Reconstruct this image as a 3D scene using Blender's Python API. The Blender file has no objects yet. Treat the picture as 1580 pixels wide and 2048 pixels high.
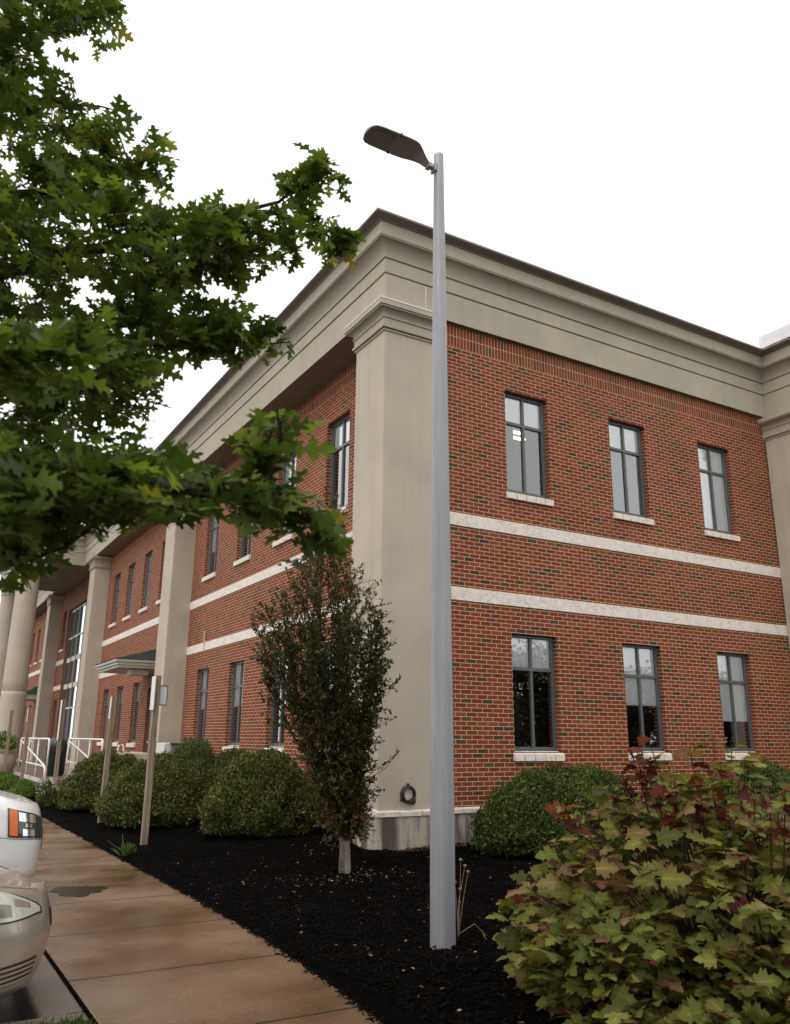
import bpy, math, random
import numpy as np
from mathutils import Vector, Matrix

# ------------------------------------------------------------------ camera, world, sun, exposure
scene = bpy.context.scene
COL = scene.collection
YAW, PITCH, ROLL, FPX = math.radians(59.72134), math.radians(15.38617), math.radians(0.549838), 1653.9
def cam_axes():
    cy, sy, cp, sp = math.cos(YAW), math.sin(YAW), math.cos(PITCH), math.sin(PITCH)
    f = Vector((cy * cp, sy * cp, sp)); r = Vector((sy, -cy, 0)); u = r.cross(f)
    r2 = math.cos(ROLL) * r + math.sin(ROLL) * u; u2 = -math.sin(ROLL) * r + math.cos(ROLL) * u
    return r2, u2, f
CR, CU, CF = cam_axes()
CAMZ = 1.65
cd = bpy.data.cameras.new("camera"); cam = bpy.data.objects.new("camera", cd); COL.objects.link(cam)
cam.matrix_world = Matrix(((CR.x, CU.x, -CF.x, 0), (CR.y, CU.y, -CF.y, 0), (CR.z, CU.z, -CF.z, CAMZ), (0, 0, 0, 1)))
cd.sensor_fit = 'HORIZONTAL'; cd.sensor_width = 36.0; cd.lens = FPX / 1580 * 36
cd.clip_start = 0.05; cd.clip_end = 2000
cd.dof.use_dof = True; cd.dof.focus_distance = 9.5; cd.dof.aperture_fstop = 3.2; cd.dof.aperture_blades = 7
scene.camera = cam

SUN_EL, SUN_AZ = math.radians(58), math.radians(205)      # azimuth of the veiled sun, measured from +X
w = bpy.data.worlds.new("World"); scene.world = w; w.use_nodes = True
nt = w.node_tree; bg = nt.nodes["Background"]
sky = nt.nodes.new("ShaderNodeTexSky"); sky.sky_type = 'NISHITA'; sky.sun_disc = False
sky.sun_elevation = SUN_EL; sky.sun_rotation = math.radians(90) - SUN_AZ
sky.air_density = 1.0; sky.dust_density = 4.0
hs = nt.nodes.new("ShaderNodeHueSaturation"); hs.inputs["Saturation"].default_value = 0.12
mx = nt.nodes.new("ShaderNodeMix"); mx.data_type = 'RGBA'; mx.inputs[0].default_value = 0.72
mx.inputs[7].default_value = (12.6, 12.5, 12.2, 1)        # even cloud layer over the sky
nt.links.new(sky.outputs[0], hs.inputs["Color"]); nt.links.new(hs.outputs[0], mx.inputs[6])
nt.links.new(mx.outputs[2], bg.inputs["Color"]); bg.inputs["Strength"].default_value = 0.1
sd = bpy.data.lights.new("sun", 'SUN'); sd.energy = 0.6; sd.angle = math.radians(40); sd.color = (1, 0.96, 0.9)
sun = bpy.data.objects.new("sun", sd); COL.objects.link(sun)
sdir = Vector((math.cos(SUN_AZ) * math.cos(SUN_EL), math.sin(SUN_AZ) * math.cos(SUN_EL), math.sin(SUN_EL)))
sun.rotation_euler = sdir.to_track_quat('Z', 'Y').to_euler(); sun.location = sdir * 60
vs = scene.view_settings; vs.view_transform = 'Standard'; vs.look = 'None'; vs.gamma = 1; vs.exposure = 0.58
scene.cycles.max_bounces = 8; scene.cycles.transparent_max_bounces = 12
try: scene.cycles.use_denoising = True
except Exception: pass

rng = np.random.default_rng(7); random.seed(7)

# ------------------------------------------------------------------ helpers
def pt(px, py, dist):
    """the point at a given distance from the eye along the line of sight of a photo position"""
    d = (CF + CR * ((px - 790) / FPX) - CU * ((py - 1024) / FPX)).normalized()
    return np.array((d.x * dist, d.y * dist, CAMZ + d.z * dist))

class MB:
    def __init__(self): self.v = []; self.f = []
    def add(self, vs_, fs):
        n = len(self.v); self.v += [tuple(map(float, p)) for p in vs_]; self.f += [tuple(i + n for i in q) for q in fs]; return self
    def box(self, x0, x1, y0, y1, z0, z1):
        return self.add([(x0, y0, z0), (x1, y0, z0), (x1, y1, z0), (x0, y1, z0), (x0, y0, z1), (x1, y0, z1), (x1, y1, z1), (x0, y1, z1)],
                        [(0, 3, 2, 1), (4, 5, 6, 7), (0, 1, 5, 4), (1, 2, 6, 5), (2, 3, 7, 6), (3, 0, 4, 7)])
    def quad(self, *p): return self.add(p, [tuple(range(len(p)))])
    def prism(self, pts, z0, z1):
        n = len(pts)
        return self.add([(x, y, z0) for x, y in pts] + [(x, y, z1) for x, y in pts],
                        [tuple(range(n - 1, -1, -1)), tuple(range(n, 2 * n))] + [(i, (i + 1) % n, n + (i + 1) % n, n + i) for i in range(n)])
    def tube(self, path, radii, n=8, cap=True):
        path = [Vector(p) for p in path]
        if not hasattr(radii, '__len__'): radii = [radii] * len(path)
        radii = [float(q) for q in radii]
        rings = []; prev = None
        for i, p in enumerate(path):
            t = (path[min(i + 1, len(path) - 1)] - path[max(i - 1, 0)])
            t = t.normalized() if t.length > 1e-9 else Vector((0, 0, 1))
            a = (prev - t * prev.dot(t)) if prev is not None else t.orthogonal()
            if a.length < 1e-6: a = t.orthogonal()
            a.normalize(); prev = a; b = t.cross(a)
            rings.append([p + radii[i] * (math.cos(6.28318 * k / n) * a + math.sin(6.28318 * k / n) * b) for k in range(n)])
        V = [q for r in rings for q in r]; Fc = []
        for i in range(len(path) - 1):
            for k in range(n):
                Fc.append((i * n + k, i * n + (k + 1) % n, (i + 1) * n + (k + 1) % n, (i + 1) * n + k))
        if cap: Fc += [tuple(range(n - 1, -1, -1)), tuple(range((len(path) - 1) * n, len(path) * n))]
        return self.add(V, Fc)
    def lathe(self, prof, cx=0, cy=0, n=32, cap=False):
        m = len(prof); V = []; Fc = []
        for k in range(n):
            a = 6.283185 * k / n
            V += [(cx + r * math.cos(a), cy + r * math.sin(a), z) for r, z in prof]
        for k in range(n):
            k2 = (k + 1) % n
            for j in range(m - 1): Fc.append((k * m + j, k2 * m + j, k2 * m + j + 1, k * m + j + 1))
        if cap: Fc.append(tuple(k * m + m - 1 for k in range(n)))
        return self.add(V, Fc)
    def build(self, name, mat, parent=None, smooth=False, uvo=(0, 0), bevel=0, auto=False):
        me = bpy.data.meshes.new(name); me.from_pydata(self.v, [], self.f); me.update()
        uv = me.uv_layers.new(name="UVMap"); co = me.vertices
        for p in me.polygons:
            n = p.normal; ax = 0 if abs(n.x) >= abs(n.y) and abs(n.x) >= abs(n.z) else (1 if abs(n.y) >= abs(n.z) else 2)
            for li in p.loop_indices:
                c = co[me.loops[li].vertex_index].co
                u, v = (c.y, c.z) if ax == 0 else ((c.x, c.z) if ax == 1 else (c.x, c.y))
                uv.data[li].uv = (u - uvo[0], v - uvo[1])
        if smooth: me.polygons.foreach_set('use_smooth', [True] * len(me.polygons))
        if mat: me.materials.append(mat)
        o = bpy.data.objects.new(name, me); COL.objects.link(o)
        if parent: o.parent = parent
        if bevel:
            b = o.modifiers.new("bevel", 'BEVEL'); b.width = bevel; b.segments = 2; b.limit_method = 'ANGLE'
        return o

def tag(o, label, cat, group=None):
    o['label'] = label; o['category'] = cat
    if group: o['group'] = group
    return o
def thing(name, label, cat, loc=(0, 0, 0), group=None):
    o = bpy.data.objects.new(name, None); COL.objects.link(o); o.location = loc; o.empty_display_size = 0.2
    return tag(o, label, cat, group)
def structure(o): o['kind'] = 'structure'; return o
def part(o, parent):
    """parent a mesh made in world coordinates to a thing that has a location"""
    bpy.context.view_layer.update()
    o.parent = parent; o.matrix_parent_inverse = Matrix.Translation(-Vector(parent.location)); return o

def np_mesh(name, V, faces_loops, starts, totals, mat, parent=None, attrs=None, smooth=False):
    me = bpy.data.meshes.new(name)
    me.vertices.add(len(V)); me.vertices.foreach_set('co', np.asarray(V, np.float32).ravel())
    me.loops.add(len(faces_loops)); me.loops.foreach_set('vertex_index', np.asarray(faces_loops, np.int32))
    me.polygons.add(len(starts)); me.polygons.foreach_set('loop_start', np.asarray(starts, np.int32))
    me.polygons.foreach_set('loop_total', np.asarray(totals, np.int32))
    if smooth: me.polygons.foreach_set('use_smooth', np.ones(len(starts), bool))
    for k, a in (attrs or {}).items():
        at = me.attributes.new(k, 'FLOAT', 'POINT'); at.data.foreach_set('value', np.asarray(a, np.float32))
    me.update(calc_edges=True); me.materials.append(mat)
    o = bpy.data.objects.new(name, me); COL.objects.link(o)
    if parent: o.parent = parent
    return o

def instance(tv, tf, pos, X, Y, Z, size):
    """template verts (n,3) laid out at pos with axes X (length), Y (width), Z (normal)"""
    M = len(pos); n = len(tv)
    V = (pos[:, None, :] + size[:, None, None] * (tv[None, :, 0:1] * X[:, None, :] + tv[None, :, 1:2] * Y[:, None, :] + tv[None, :, 2:3] * Z[:, None, :])).reshape(-1, 3)
    lp = np.concatenate([np.array(f) for f in tf]); tot = np.array([len(f) for f in tf]); L = len(lp)
    loops = (lp[None, :] + (np.arange(M) * n)[:, None]).ravel()
    totals = np.tile(tot, M); starts = np.concatenate([[0], np.cumsum(totals)[:-1]])
    return V, loops, starts, totals

def unit(a): return a / np.maximum(np.linalg.norm(a, axis=-1, keepdims=True), 1e-9)
def frames(direction, up):
    X = unit(direction); Y = unit(np.cross(up, X)); Z = np.cross(X, Y); return X, Y, Z

# ------------------------------------------------------------------ materials
MATS = {}
class N:
    def __init__(self, name):
        self.m = bpy.data.materials.new(name); self.m.use_nodes = True; self.t = self.m.node_tree
        self.b = self.t.nodes["Principled BSDF"]; self.out = self.t.nodes["Material Output"]; MATS[name] = self.m
    def n(self, typ, **kw):
        x = self.t.nodes.new("ShaderNode" + typ)
        for k, v in kw.items(): setattr(x, k, v)
        return x
    def l(self, a, b): self.t.links.new(a, b); return self
    def coord(self, kind="Object", scale=(1, 1, 1), loc=(0, 0, 0)):
        c = self.n("TexCoord"); mp = self.n("Mapping"); self.l(c.outputs[kind], mp.inputs[0])
        mp.inputs["Scale"].default_value = scale; mp.inputs["Location"].default_value = loc; return mp.outputs[0]
    def noise(self, co, scale, detail=4, rough=0.55, dist=0):
        x = self.n("TexNoise"); self.l(co, x.inputs["Vector"]); x.inputs["Scale"].default_value = scale
        x.inputs["Detail"].default_value = detail; x.inputs["Roughness"].default_value = rough; x.inputs["Distortion"].default_value = dist
        return x.outputs["Fac"]
    def ramp(self, fac, stops, interp='LINEAR'):
        r = self.n("ValToRGB"); e = r.color_ramp.elements; r.color_ramp.interpolation = interp
        while len(e) < len(stops): e.new(0.5)
        for i, (p, c) in enumerate(stops): e[i].position = p; e[i].color = (*c, 1) if len(c) == 3 else c
        self.l(fac, r.inputs[0]); return r.outputs[0]
    def mix(self, fac, a, b, mode='MIX'):
        x = self.n("Mix", data_type='RGBA', blend_type=mode)
        for s, i in ((fac, 0), (a, 6), (b, 7)):
            if isinstance(s, (int, float)): x.inputs[i].default_value = s
            elif isinstance(s, tuple): x.inputs[i].default_value = (*s, 1)
            else: self.l(s, x.inputs[i])
        return x.outputs[2]
    def math(self, op, a, b=0.0, clamp=False):
        x = self.n("Math", operation=op, use_clamp=clamp)
        for s, i in ((a, 0), (b, 1)):
            if isinstance(s, (int, float)): x.inputs[i].default_value = s
            else: self.l(s, x.inputs[i])
        return x.outputs[0]
    def bump(self, h, strength=0.3, dist=0.01):
        x = self.n("Bump"); x.inputs["Strength"].default_value = strength; x.inputs["Distance"].default_value = dist
        self.l(h, x.inputs["Height"]); self.l(x.outputs[0], self.b.inputs["Normal"]); return x
    def set(self, base=None, rough=0.6, metal=0.0, spec=0.5):
        if base is not None:
            if isinstance(base, tuple): self.b.inputs["Base Color"].default_value = (*base, 1)
            else: self.l(base, self.b.inputs["Base Color"])
        if isinstance(rough, (int, float)): self.b.inputs["Roughness"].default_value = rough
        else: self.l(rough, self.b.inputs["Roughness"])
        self.b.inputs["Metallic"].default_value = metal; self.b.inputs["Specular IOR Level"].default_value = spec
        return self.m

def brick_mat(name, bw, rh, offset):
    k = N(name); uv = k.coord("UV"); b = k.n("TexBrick"); k.l(uv, b.inputs["Vector"]); b.offset = offset; b.squash = 1.0
    for i, v in (("Scale", 1), ("Mortar Size", 0.0052), ("Mortar Smooth", 0.25), ("Bias", 0), ("Brick Width", bw), ("Row Height", rh)): b.inputs[i].default_value = v
    b.inputs["Color1"].default_value = (0, 0, 0, 1); b.inputs["Color2"].default_value = (1, 1, 1, 1); b.inputs["Mortar"].default_value = (0.5, 0.5, 0.5, 1)
    tint = b.outputs["Color"]; fac = b.outputs["Fac"]
    cl = k.noise(uv, 0.9, 2); thr = k.math('MULTIPLY_ADD', cl, 0.42); thr.node.inputs[2].default_value = -0.115
    dark = k.math('LESS_THAN', tint, thr)
    reds = k.ramp(tint, [(0.0, (0.142, 0.035, 0.017)), (0.35, (0.218, 0.046, 0.019)), (0.6, (0.156, 0.029, 0.013)), (0.8, (0.238, 0.060, 0.025)), (1.0, (0.178, 0.035, 0.016))])
    darks = k.ramp(tint, [(0.0, (0.050, 0.038, 0.023)), (0.08, (0.088, 0.058, 0.034)), (0.15, (0.058, 0.038, 0.023)), (0.24, (0.105, 0.045, 0.025))])
    c = k.mix(dark, reds, darks)
    fine = k.noise(uv, 55, 3); c = k.mix(0.55, c, k.ramp(fine, [(0.3, (0.55, 0.55, 0.55)), (0.7, (1.25, 1.2, 1.15))]), 'MULTIPLY')
    mor = k.ramp(k.noise(uv, 14, 3), [(0.3, (0.48, 0.320, 0.195)), (0.7, (0.66, 0.47, 0.31))])
    c = k.mix(fac, c, mor)
    big = k.noise(uv, 0.7, 3); c = k.mix(0.5, c, k.ramp(big, [(0.3, (0.80, 0.79, 0.78)), (0.7, (1.08, 1.06, 1.04))]), 'MULTIPLY')
    h = k.math('SUBTRACT', k.math('MULTIPLY', fine, 0.4), fac); k.bump(h, 0.5, 0.006)
    return k.set(c, 0.85, spec=0.25)
M_BRICK = brick_mat("brick", 0.2032, 0.0677, 0.5)
M_SOLDIER = brick_mat("soldier_brick", 0.0677, 0.2032, 0.0)

def stucco(name, base, stain=0.25, streak=True):
    k = N(name); co = k.coord(); a = k.noise(co, 1.1, 4); f = k.noise(co, 130, 3)
    c = k.mix(1.0, base, k.ramp(a, [(0.3, (1 - stain * 0.45,) * 3), (0.7, (1.06, 1.05, 1.04))]), 'MULTIPLY')
    if streak:
        s = k.noise(k.coord(scale=(5, 5, 0.25)), 1.0, 4); c = k.mix(0.45, c, k.ramp(s, [(0.30, (0.86, 0.85, 0.83)), (0.5, (1, 1, 1))]), 'MULTIPLY')
    c = k.mix(0.5, c, k.ramp(f, [(0.3, (0.86,) * 3), (0.7, (1.1,) * 3)]), 'MULTIPLY')
    k.bump(f, 0.22, 0.004); return k.set(c, 0.85, spec=0.25)
M_STUCCO = stucco("stucco", (0.455, 0.395, 0.325))
M_CORNICE = stucco("cornice_stucco", (0.41, 0.365, 0.295), 0.2)
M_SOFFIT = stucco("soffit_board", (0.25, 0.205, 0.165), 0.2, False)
def stone():
    k = N("split_stone"); co = k.coord(); a = k.noise(co, 9, 6, 0.65, 0.6); f = k.noise(co, 60, 4)
    c = k.ramp(a, [(0.25, (0.55, 0.47, 0.41)), (0.5, (0.78, 0.70, 0.63)), (0.75, (0.84, 0.77, 0.70))])
    c = k.mix(0.6, c, k.ramp(f, [(0.28, (0.72, 0.68, 0.66)), (0.6, (1.05,) * 3)]), 'MULTIPLY')
    h = k.math('ADD', a, k.math('MULTIPLY', f, 0.35)); k.bump(h, 0.9, 0.03); return k.set(c, 0.85, spec=0.25)
M_STONE = stone()
def foundation():
    k = N("stained_concrete"); co = k.coord(); a = k.noise(k.coord(scale=(3.2, 3.2, 0.35)), 1.3, 5, 0.6, 0.3); f = k.noise(co, 25, 4)
    c = k.ramp(a, [(0.38, (0.10, 0.085, 0.07)), (0.46, (0.25, 0.215, 0.18)), (0.54, (0.46, 0.41, 0.35)), (0.64, (0.36, 0.33, 0.235))])
    c = k.mix(0.5, c, k.ramp(f, [(0.3, (0.75,) * 3), (0.7, (1.15,) * 3)]), 'MULTIPLY'); k.bump(f, 0.3, 0.01); return k.set(c, 0.85, spec=0.3)
M_FOUND = foundation()
def simple(name, base, rough=0.5, metal=0.0, spec=0.5, var=0.15, scale=30, bump=0.05):
    k = N(name); co = k.coord(); f = k.noise(co, scale, 4)
    c = k.mix(1.0, base, k.ramp(f, [(0.3, (1 - var,) * 3), (0.7, (1 + var,) * 3)]), 'MULTIPLY')
    if bump: k.bump(f, bump, 0.005)
    return k.set(c, rough, metal, spec)
M_COPING = simple("bronze_coping", (0.19, 0.165, 0.14), 0.45, 0.2, 0.5, 0.12, 3)
M_SILVER = simple("silver_flashing", (0.62, 0.61, 0.62), 0.35, 0.3, 0.5, 0.08, 5)
M_FRAME = simple("window_frame_paint", (0.082, 0.084, 0.09), 0.42, 0.0, 0.5, 0.08, 12, 0)
M_BLIND = simple("blind_fabric", (0.9, 0.9, 0.89), 0.8, 0, 0.2, 0.03, 300)
M_SHADE = simple("grey_shade_fabric", (0.33, 0.335, 0.35), 0.8, 0, 0.2, 0.04, 300)
M_DARKIN = simple("interior_paint", (0.12, 0.115, 0.105), 0.8, 0, 0.2, 0.1, 2, 0)
M_ROOF = simple("flat_roof", (0.12, 0.115, 0.11), 0.9, 0, 0.2)
M_GREENROOF = simple("green_shingles", (0.014, 0.022, 0.018), 0.8, 0, 0.3, 0.35, 14, 0.4)
M_TRIM = simple("canopy_trim", (0.50, 0.46, 0.41), 0.6, 0, 0.4, 0.08, 6)
M_WHITEMETAL = simple("white_rail_paint", (0.74, 0.73, 0.71), 0.4, 0, 0.5, 0.06, 20, 0)
M_BRONZE = simple("dark_bronze", (0.07, 0.055, 0.04), 0.5, 0.5, 0.5, 0.25, 25)
M_BLACK = simple("black_plastic", (0.02, 0.02, 0.022), 0.5, 0, 0.5, 0.2, 20, 0)
M_LAMPGREY = simple("luminaire_paint", (0.33, 0.305, 0.30), 0.5, 0.1, 0.4, 0.1, 40, 0.05)
M_SIGN = simple("sign_aluminium", (0.60, 0.62, 0.62), 0.4, 0.4, 0.5, 0.15, 18)
M_BIN = simple("dark_green_bin", (0.006, 0.02, 0.017), 0.35, 0, 0.5, 0.2, 10)
M_URN = simple("urn_stone", (0.42, 0.34, 0.28), 0.8, 0, 0.3, 0.15, 6)
M_CAB = simple("cabinet_grey", (0.20, 0.19, 0.185), 0.5, 0.1, 0.4, 0.12, 4)
M_CABW = simple("cabinet_pale", (0.60, 0.57, 0.56), 0.5, 0, 0.4, 0.12, 8)
M_PAVER = simple("brown_paving", (0.17, 0.12, 0.095), 0.35, 0, 0.5, 0.25, 3, 0.15)
def glass_mat():
    k = N("window_glass"); tr = k.n("BsdfTransparent"); tr.inputs[0].default_value = (0.98, 1, 1, 1)
    gl = k.n("BsdfGlossy"); gl.inputs["Roughness"].default_value = 0.0; gl.inputs[0].default_value = (0.95, 0.97, 1, 1)
    fr = k.n("Fresnel"); fr.inputs[0].default_value = 1.75; co = k.coord(); nz = k.noise(co, 1.6, 1)
    bp = k.n("Bump"); bp.inputs["Strength"].default_value = 0.03; bp.inputs["Distance"].default_value = 0.03; k.l(nz, bp.inputs["Height"])
    k.l(bp.outputs[0], gl.inputs["Normal"])
    f2 = k.math('MULTIPLY', fr.outputs[0], 2.3, True); ms = k.n("MixShader")
    k.l(f2, ms.inputs[0]); k.l(tr.outputs[0], ms.inputs[1]); k.l(gl.outputs[0], ms.inputs[2]); k.l(ms.outputs[0], k.out.inputs[0]); return k.m
M_GLASS = glass_mat()
def emit(name, col, s):
    k = N(name); e = k.n("Emission"); e.inputs[0].default_value = (*col, 1); e.inputs[1].default_value = s; k.l(e.outputs[0], k.out.inputs[0]); return k.m
M_CEILLIGHT = emit("ceiling_light_glow", (1.0, 0.80, 0.58), 1.6)
def pole_mat():
    k = N("satin_pole"); f = k.noise(k.coord(scale=(40, 40, 1.2)), 1.0, 3); c = k.ramp(f, [(0.3, (0.275, 0.272, 0.295)), (0.7, (0.325, 0.322, 0.345))])
    g = k.noise(k.coord(), 2, 4); c = k.mix(0.5, c, k.ramp(g, [(0.3, (0.88,) * 3), (0.7, (1.06,) * 3)]), 'MULTIPLY'); return k.set(c, 0.5, 0.25, 0.4)
M_POLE = pole_mat()
def wood():
    k = N("weathered_wood"); co = k.coord(scale=(14, 14, 0.7)); a = k.noise(co, 2.0, 5, 0.6, 0.8); g = k.noise(k.coord(), 1.4, 3)
    c = k.ramp(a, [(0.3, (0.13, 0.095, 0.068)), (0.5, (0.25, 0.19, 0.14)), (0.72, (0.34, 0.27, 0.205))])
    gr = k.ramp(k.n("SeparateXYZ").outputs[2], [(0, (0,) * 3), (1, (1,) * 3)])
    c = k.mix(k.ramp(g, [(0.5, (0,) * 3), (0.72, (0.5,) * 3)]), c, (0.10, 0.105, 0.05)); k.bump(a, 0.35, 0.006); return k.set(c, 0.85, spec=0.2)
M_WOOD = wood()
def concrete_walk():
    k = N("wet_concrete"); co = k.coord(); g2 = k.noise(co, 34, 5, 0.7); a = k.noise(k.coord(loc=(3, 7, 0)), 0.55, 4, 0.5, 0.2); b = k.noise(k.coord(scale=(0.8, 1.0, 1)), 0.9, 6, 0.6, 0.2); f = k.noise(co, 90, 3); s = k.noise(co, 260, 2)
    c = k.ramp(a, [(0.36, (0.096, 0.052, 0.024)), (0.5, (0.152, 0.091, 0.049)), (0.64, (0.195, 0.131, 0.081))])
    c = k.mix(0.6, c, k.ramp(b, [(0.34, (0.50, 0.43, 0.36)), (0.46, (0.95, 0.92, 0.88)), (0.66, (1.12, 1.08, 1.04))]), 'MULTIPLY')
    c = k.mix(0.6, c, k.ramp(f, [(0.36, (0.62,) * 3), (0.64, (1.3,) * 3)]), 'MULTIPLY')
    c = k.mix(0.7, c, k.ramp(g2, [(0.36, (0.66, 0.64, 0.62)), (0.62, (1.18,) * 3)]), 'MULTIPLY')
    c = k.mix(k.ramp(s, [(0.62, (0,) * 3), (0.74, (0.5,) * 3)]), c, (0.38, 0.32, 0.26))
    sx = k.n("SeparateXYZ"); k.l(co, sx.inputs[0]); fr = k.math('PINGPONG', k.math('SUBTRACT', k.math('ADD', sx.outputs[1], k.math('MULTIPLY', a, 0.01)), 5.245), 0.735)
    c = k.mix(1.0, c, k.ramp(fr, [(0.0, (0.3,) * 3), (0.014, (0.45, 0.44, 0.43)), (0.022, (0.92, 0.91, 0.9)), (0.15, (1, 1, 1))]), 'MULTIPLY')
    r = k.ramp(b, [(0.40, (0.14,) * 3), (0.58, (0.42,) * 3)]); k.bump(f, 0.22, 0.004); return k.set(c, r, spec=0.5)
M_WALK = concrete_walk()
def kerbc():
    k = N("kerb_concrete"); co = k.coord(); a = k.noise(co, 1.6, 5); f = k.noise(co, 70, 3)
    c = k.ramp(a, [(0.3, (0.075, 0.056, 0.040)), (0.7, (0.155, 0.118, 0.084))]); c = k.mix(0.6, c, k.ramp(f, [(0.3, (0.7,) * 3), (0.7, (1.2,) * 3)]), 'MULTIPLY'); k.bump(f, 0.3, 0.005); return k.set(c, 0.55)
M_KERB = kerbc()
def asphalt():
    k = N("wet_asphalt"); co = k.coord(); a = k.noise(co, 0.4, 4); f = k.noise(co, 160, 3)
    c = k.ramp(a, [(0.3, (0.028, 0.026, 0.025)), (0.7, (0.055, 0.05, 0.047))]); c = k.mix(0.7, c, k.ramp(f, [(0.3, (0.5,) * 3), (0.7, (1.4,) * 3)]), 'MULTIPLY')
    k.bump(f, 0.4, 0.006); return k.set(c, k.ramp(a, [(0.4, (0.25,) * 3), (0.6, (0.6,) * 3)]))
M_ASPH = asphalt()
def mulch():
    k = N("black_mulch"); co = k.coord(); a = k.noise(k.coord(scale=(1, 1.7, 1)), 34, 6, 0.7, 1.0); b = k.noise(co, 1.2, 3)
    c = k.ramp(a, [(0.35, (0.0006, 0.0005, 0.0005)), (0.6, (0.0024, 0.0019, 0.0018)), (0.78, (0.007, 0.0052, 0.0045))])
    c = k.mix(0.6, c, k.ramp(b, [(0.3, (0.6,) * 3), (0.7, (1.3,) * 3)]), 'MULTIPLY'); k.bump(a, 1.0, 0.03); return k.set(c, 0.95, spec=0.03)
M_MULCH = mulch()
M_CHIP = simple("mulch_chips", (0.0045, 0.0036, 0.0032), 0.9, 0, 0.06, 0.6, 8)
def leafmat(name, stops, trans=0.35, edge=None, rough=0.45, spec=0.25, tboost=1.6, nscale=18):
    k = N(name); at = k.n("Attribute", attribute_name="rnd"); c = k.ramp(at.outputs["Fac"], stops)
    nz = k.noise(k.coord(), nscale, 3); c = k.mix(0.7, c, k.ramp(nz, [(0.3, (0.68, 0.70, 0.66)), (0.7, (1.22, 1.2, 1.15))]), 'MULTIPLY')
    if edge:
        ea = k.n("Attribute", attribute_name="edge"); em = k.math('MULTIPLY', ea.outputs["Fac"], k.ramp(nz, [(0.35, (0.1,) * 3), (0.65, (1.3,) * 3)]), True)
        c = k.mix(1.0, c, k.ramp(ea.outputs['Fac'], [(0.0, (1.45, 1.4, 1.3)), (0.12, (0.95,) * 3), (0.6, (1.0,) * 3)]), 'MULTIPLY')
        es = k.n("Attribute", attribute_name="rnd2"); em = k.math('MULTIPLY', em, es.outputs["Fac"], True); c = k.mix(em, c, edge)
    k.set(c, rough, spec=spec)
    tl = k.n("BsdfTranslucent"); tc = k.mix(1.0, c, (tboost * 1.15, tboost * 1.2, tboost * 0.55), 'MULTIPLY'); k.l(tc, tl.inputs[0])
    ms = k.n("MixShader"); ms.inputs[0].default_value = trans; k.l(k.b.outputs[0], ms.inputs[1]); k.l(tl.outputs[0], ms.inputs[2]); k.l(ms.outputs[0], k.out.inputs[0]); return k.m
M_OAK = leafmat("oak_leaf", [(0.0, (0.026, 0.045, 0.011)), (0.5, (0.074, 0.112, 0.024)), (0.9, (0.180, 0.228, 0.052)), (1.0, (0.22, 0.18, 0.04))], 0.37)
M_HYD = leafmat("hydrangea_leaf", [(0.0, (0.038, 0.046, 0.012)), (0.3, (0.092, 0.110, 0.024)), (0.58, (0.190, 0.200, 0.044)), (0.72, (0.195, 0.136, 0.055)), (0.82, (0.13, 0.062, 0.036)), (0.92, (0.15, 0.028, 0.018)), (1.0, (0.045, 0.009, 0.010))], 0.25, edge=(0.11, 0.030, 0.015), rough=0.6, spec=0.12)
M_HEDGE = leafmat("hedge_leaf", [(0.0, (0.024, 0.030, 0.008)), (0.5, (0.075, 0.086, 0.022)), (0.85, (0.165, 0.170, 0.050)), (1.0, (0.12, 0.075, 0.035))], 0.25, nscale=5)
M_HEDGE2 = leafmat("fresh_hedge_leaf", [(0.0, (0.023, 0.034, 0.009)), (0.5, (0.068, 0.092, 0.022)), (0.9, (0.145, 0.168, 0.046)), (1.0, (0.11, 0.08, 0.03))], 0.25, nscale=5)
M_LIME = leafmat("lime_leaf", [(0.0, (0.05, 0.09, 0.012)), (1.0, (0.14, 0.20, 0.03))], 0.25, nscale=6)
M_HORN = leafmat("hornbeam_leaf", [(0.0, (0.016, 0.024, 0.008)), (0.45, (0.042, 0.054, 0.015)), (0.7, (0.070, 0.068, 0.020)), (0.87, (0.105, 0.055, 0.020)), (1.0, (0.11, 0.034, 0.018))], 0.25, nscale=3)
M_GRASS = leafmat("grass_blade", [(0.0, (0.035, 0.07, 0.012)), (1.0, (0.10, 0.16, 0.03))], 0.25)
M_BARK = simple("bark", (0.045, 0.034, 0.027), 0.9, 0, 0.2, 0.4, 22, 0.8)
M_PALEBARK = simple("pale_bark", (0.19, 0.16, 0.13), 0.9, 0, 0.2, 0.35, 26, 0.6)
M_TWIG = simple("twig", (0.05, 0.026, 0.018), 0.8, 0, 0.3, 0.3, 30, 0.2)
M_DRYSTALK = simple("dry_stalk", (0.22, 0.16, 0.085), 0.8, 0, 0.2, 0.3, 40)
M_LITTER = leafmat("dry_leaf_litter", [(0.0, (0.10, 0.045, 0.02)), (0.5, (0.22, 0.13, 0.07)), (1.0, (0.40, 0.33, 0.26))], 0.1, nscale=12)
M_PETAL = simple("white_petal", (0.62, 0.60, 0.52), 0.7, 0, 0.3, 0.1, 20)
def carpaint(name, base, metal, rough, coat=1.0):
    k = N(name); f = k.noise(k.coord(), 500, 2); c = k.mix(0.4, base, k.ramp(f, [(0.3, (0.85,) * 3), (0.7, (1.15,) * 3)]), 'MULTIPLY'); k.set(c, rough, metal)
    k.b.inputs["Coat Weight"].default_value = coat; k.b.inputs["Coat Roughness"].default_value = 0.04; return k.m
M_CHAMP = carpaint("champagne_paint", (0.46, 0.41, 0.345), 0.55, 0.38)
M_WHITEPAINT = carpaint("white_paint", (0.74, 0.74, 0.75), 0.0, 0.35)
M_TYRE = simple("tyre_rubber", (0.018, 0.018, 0.018), 0.8)
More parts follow.
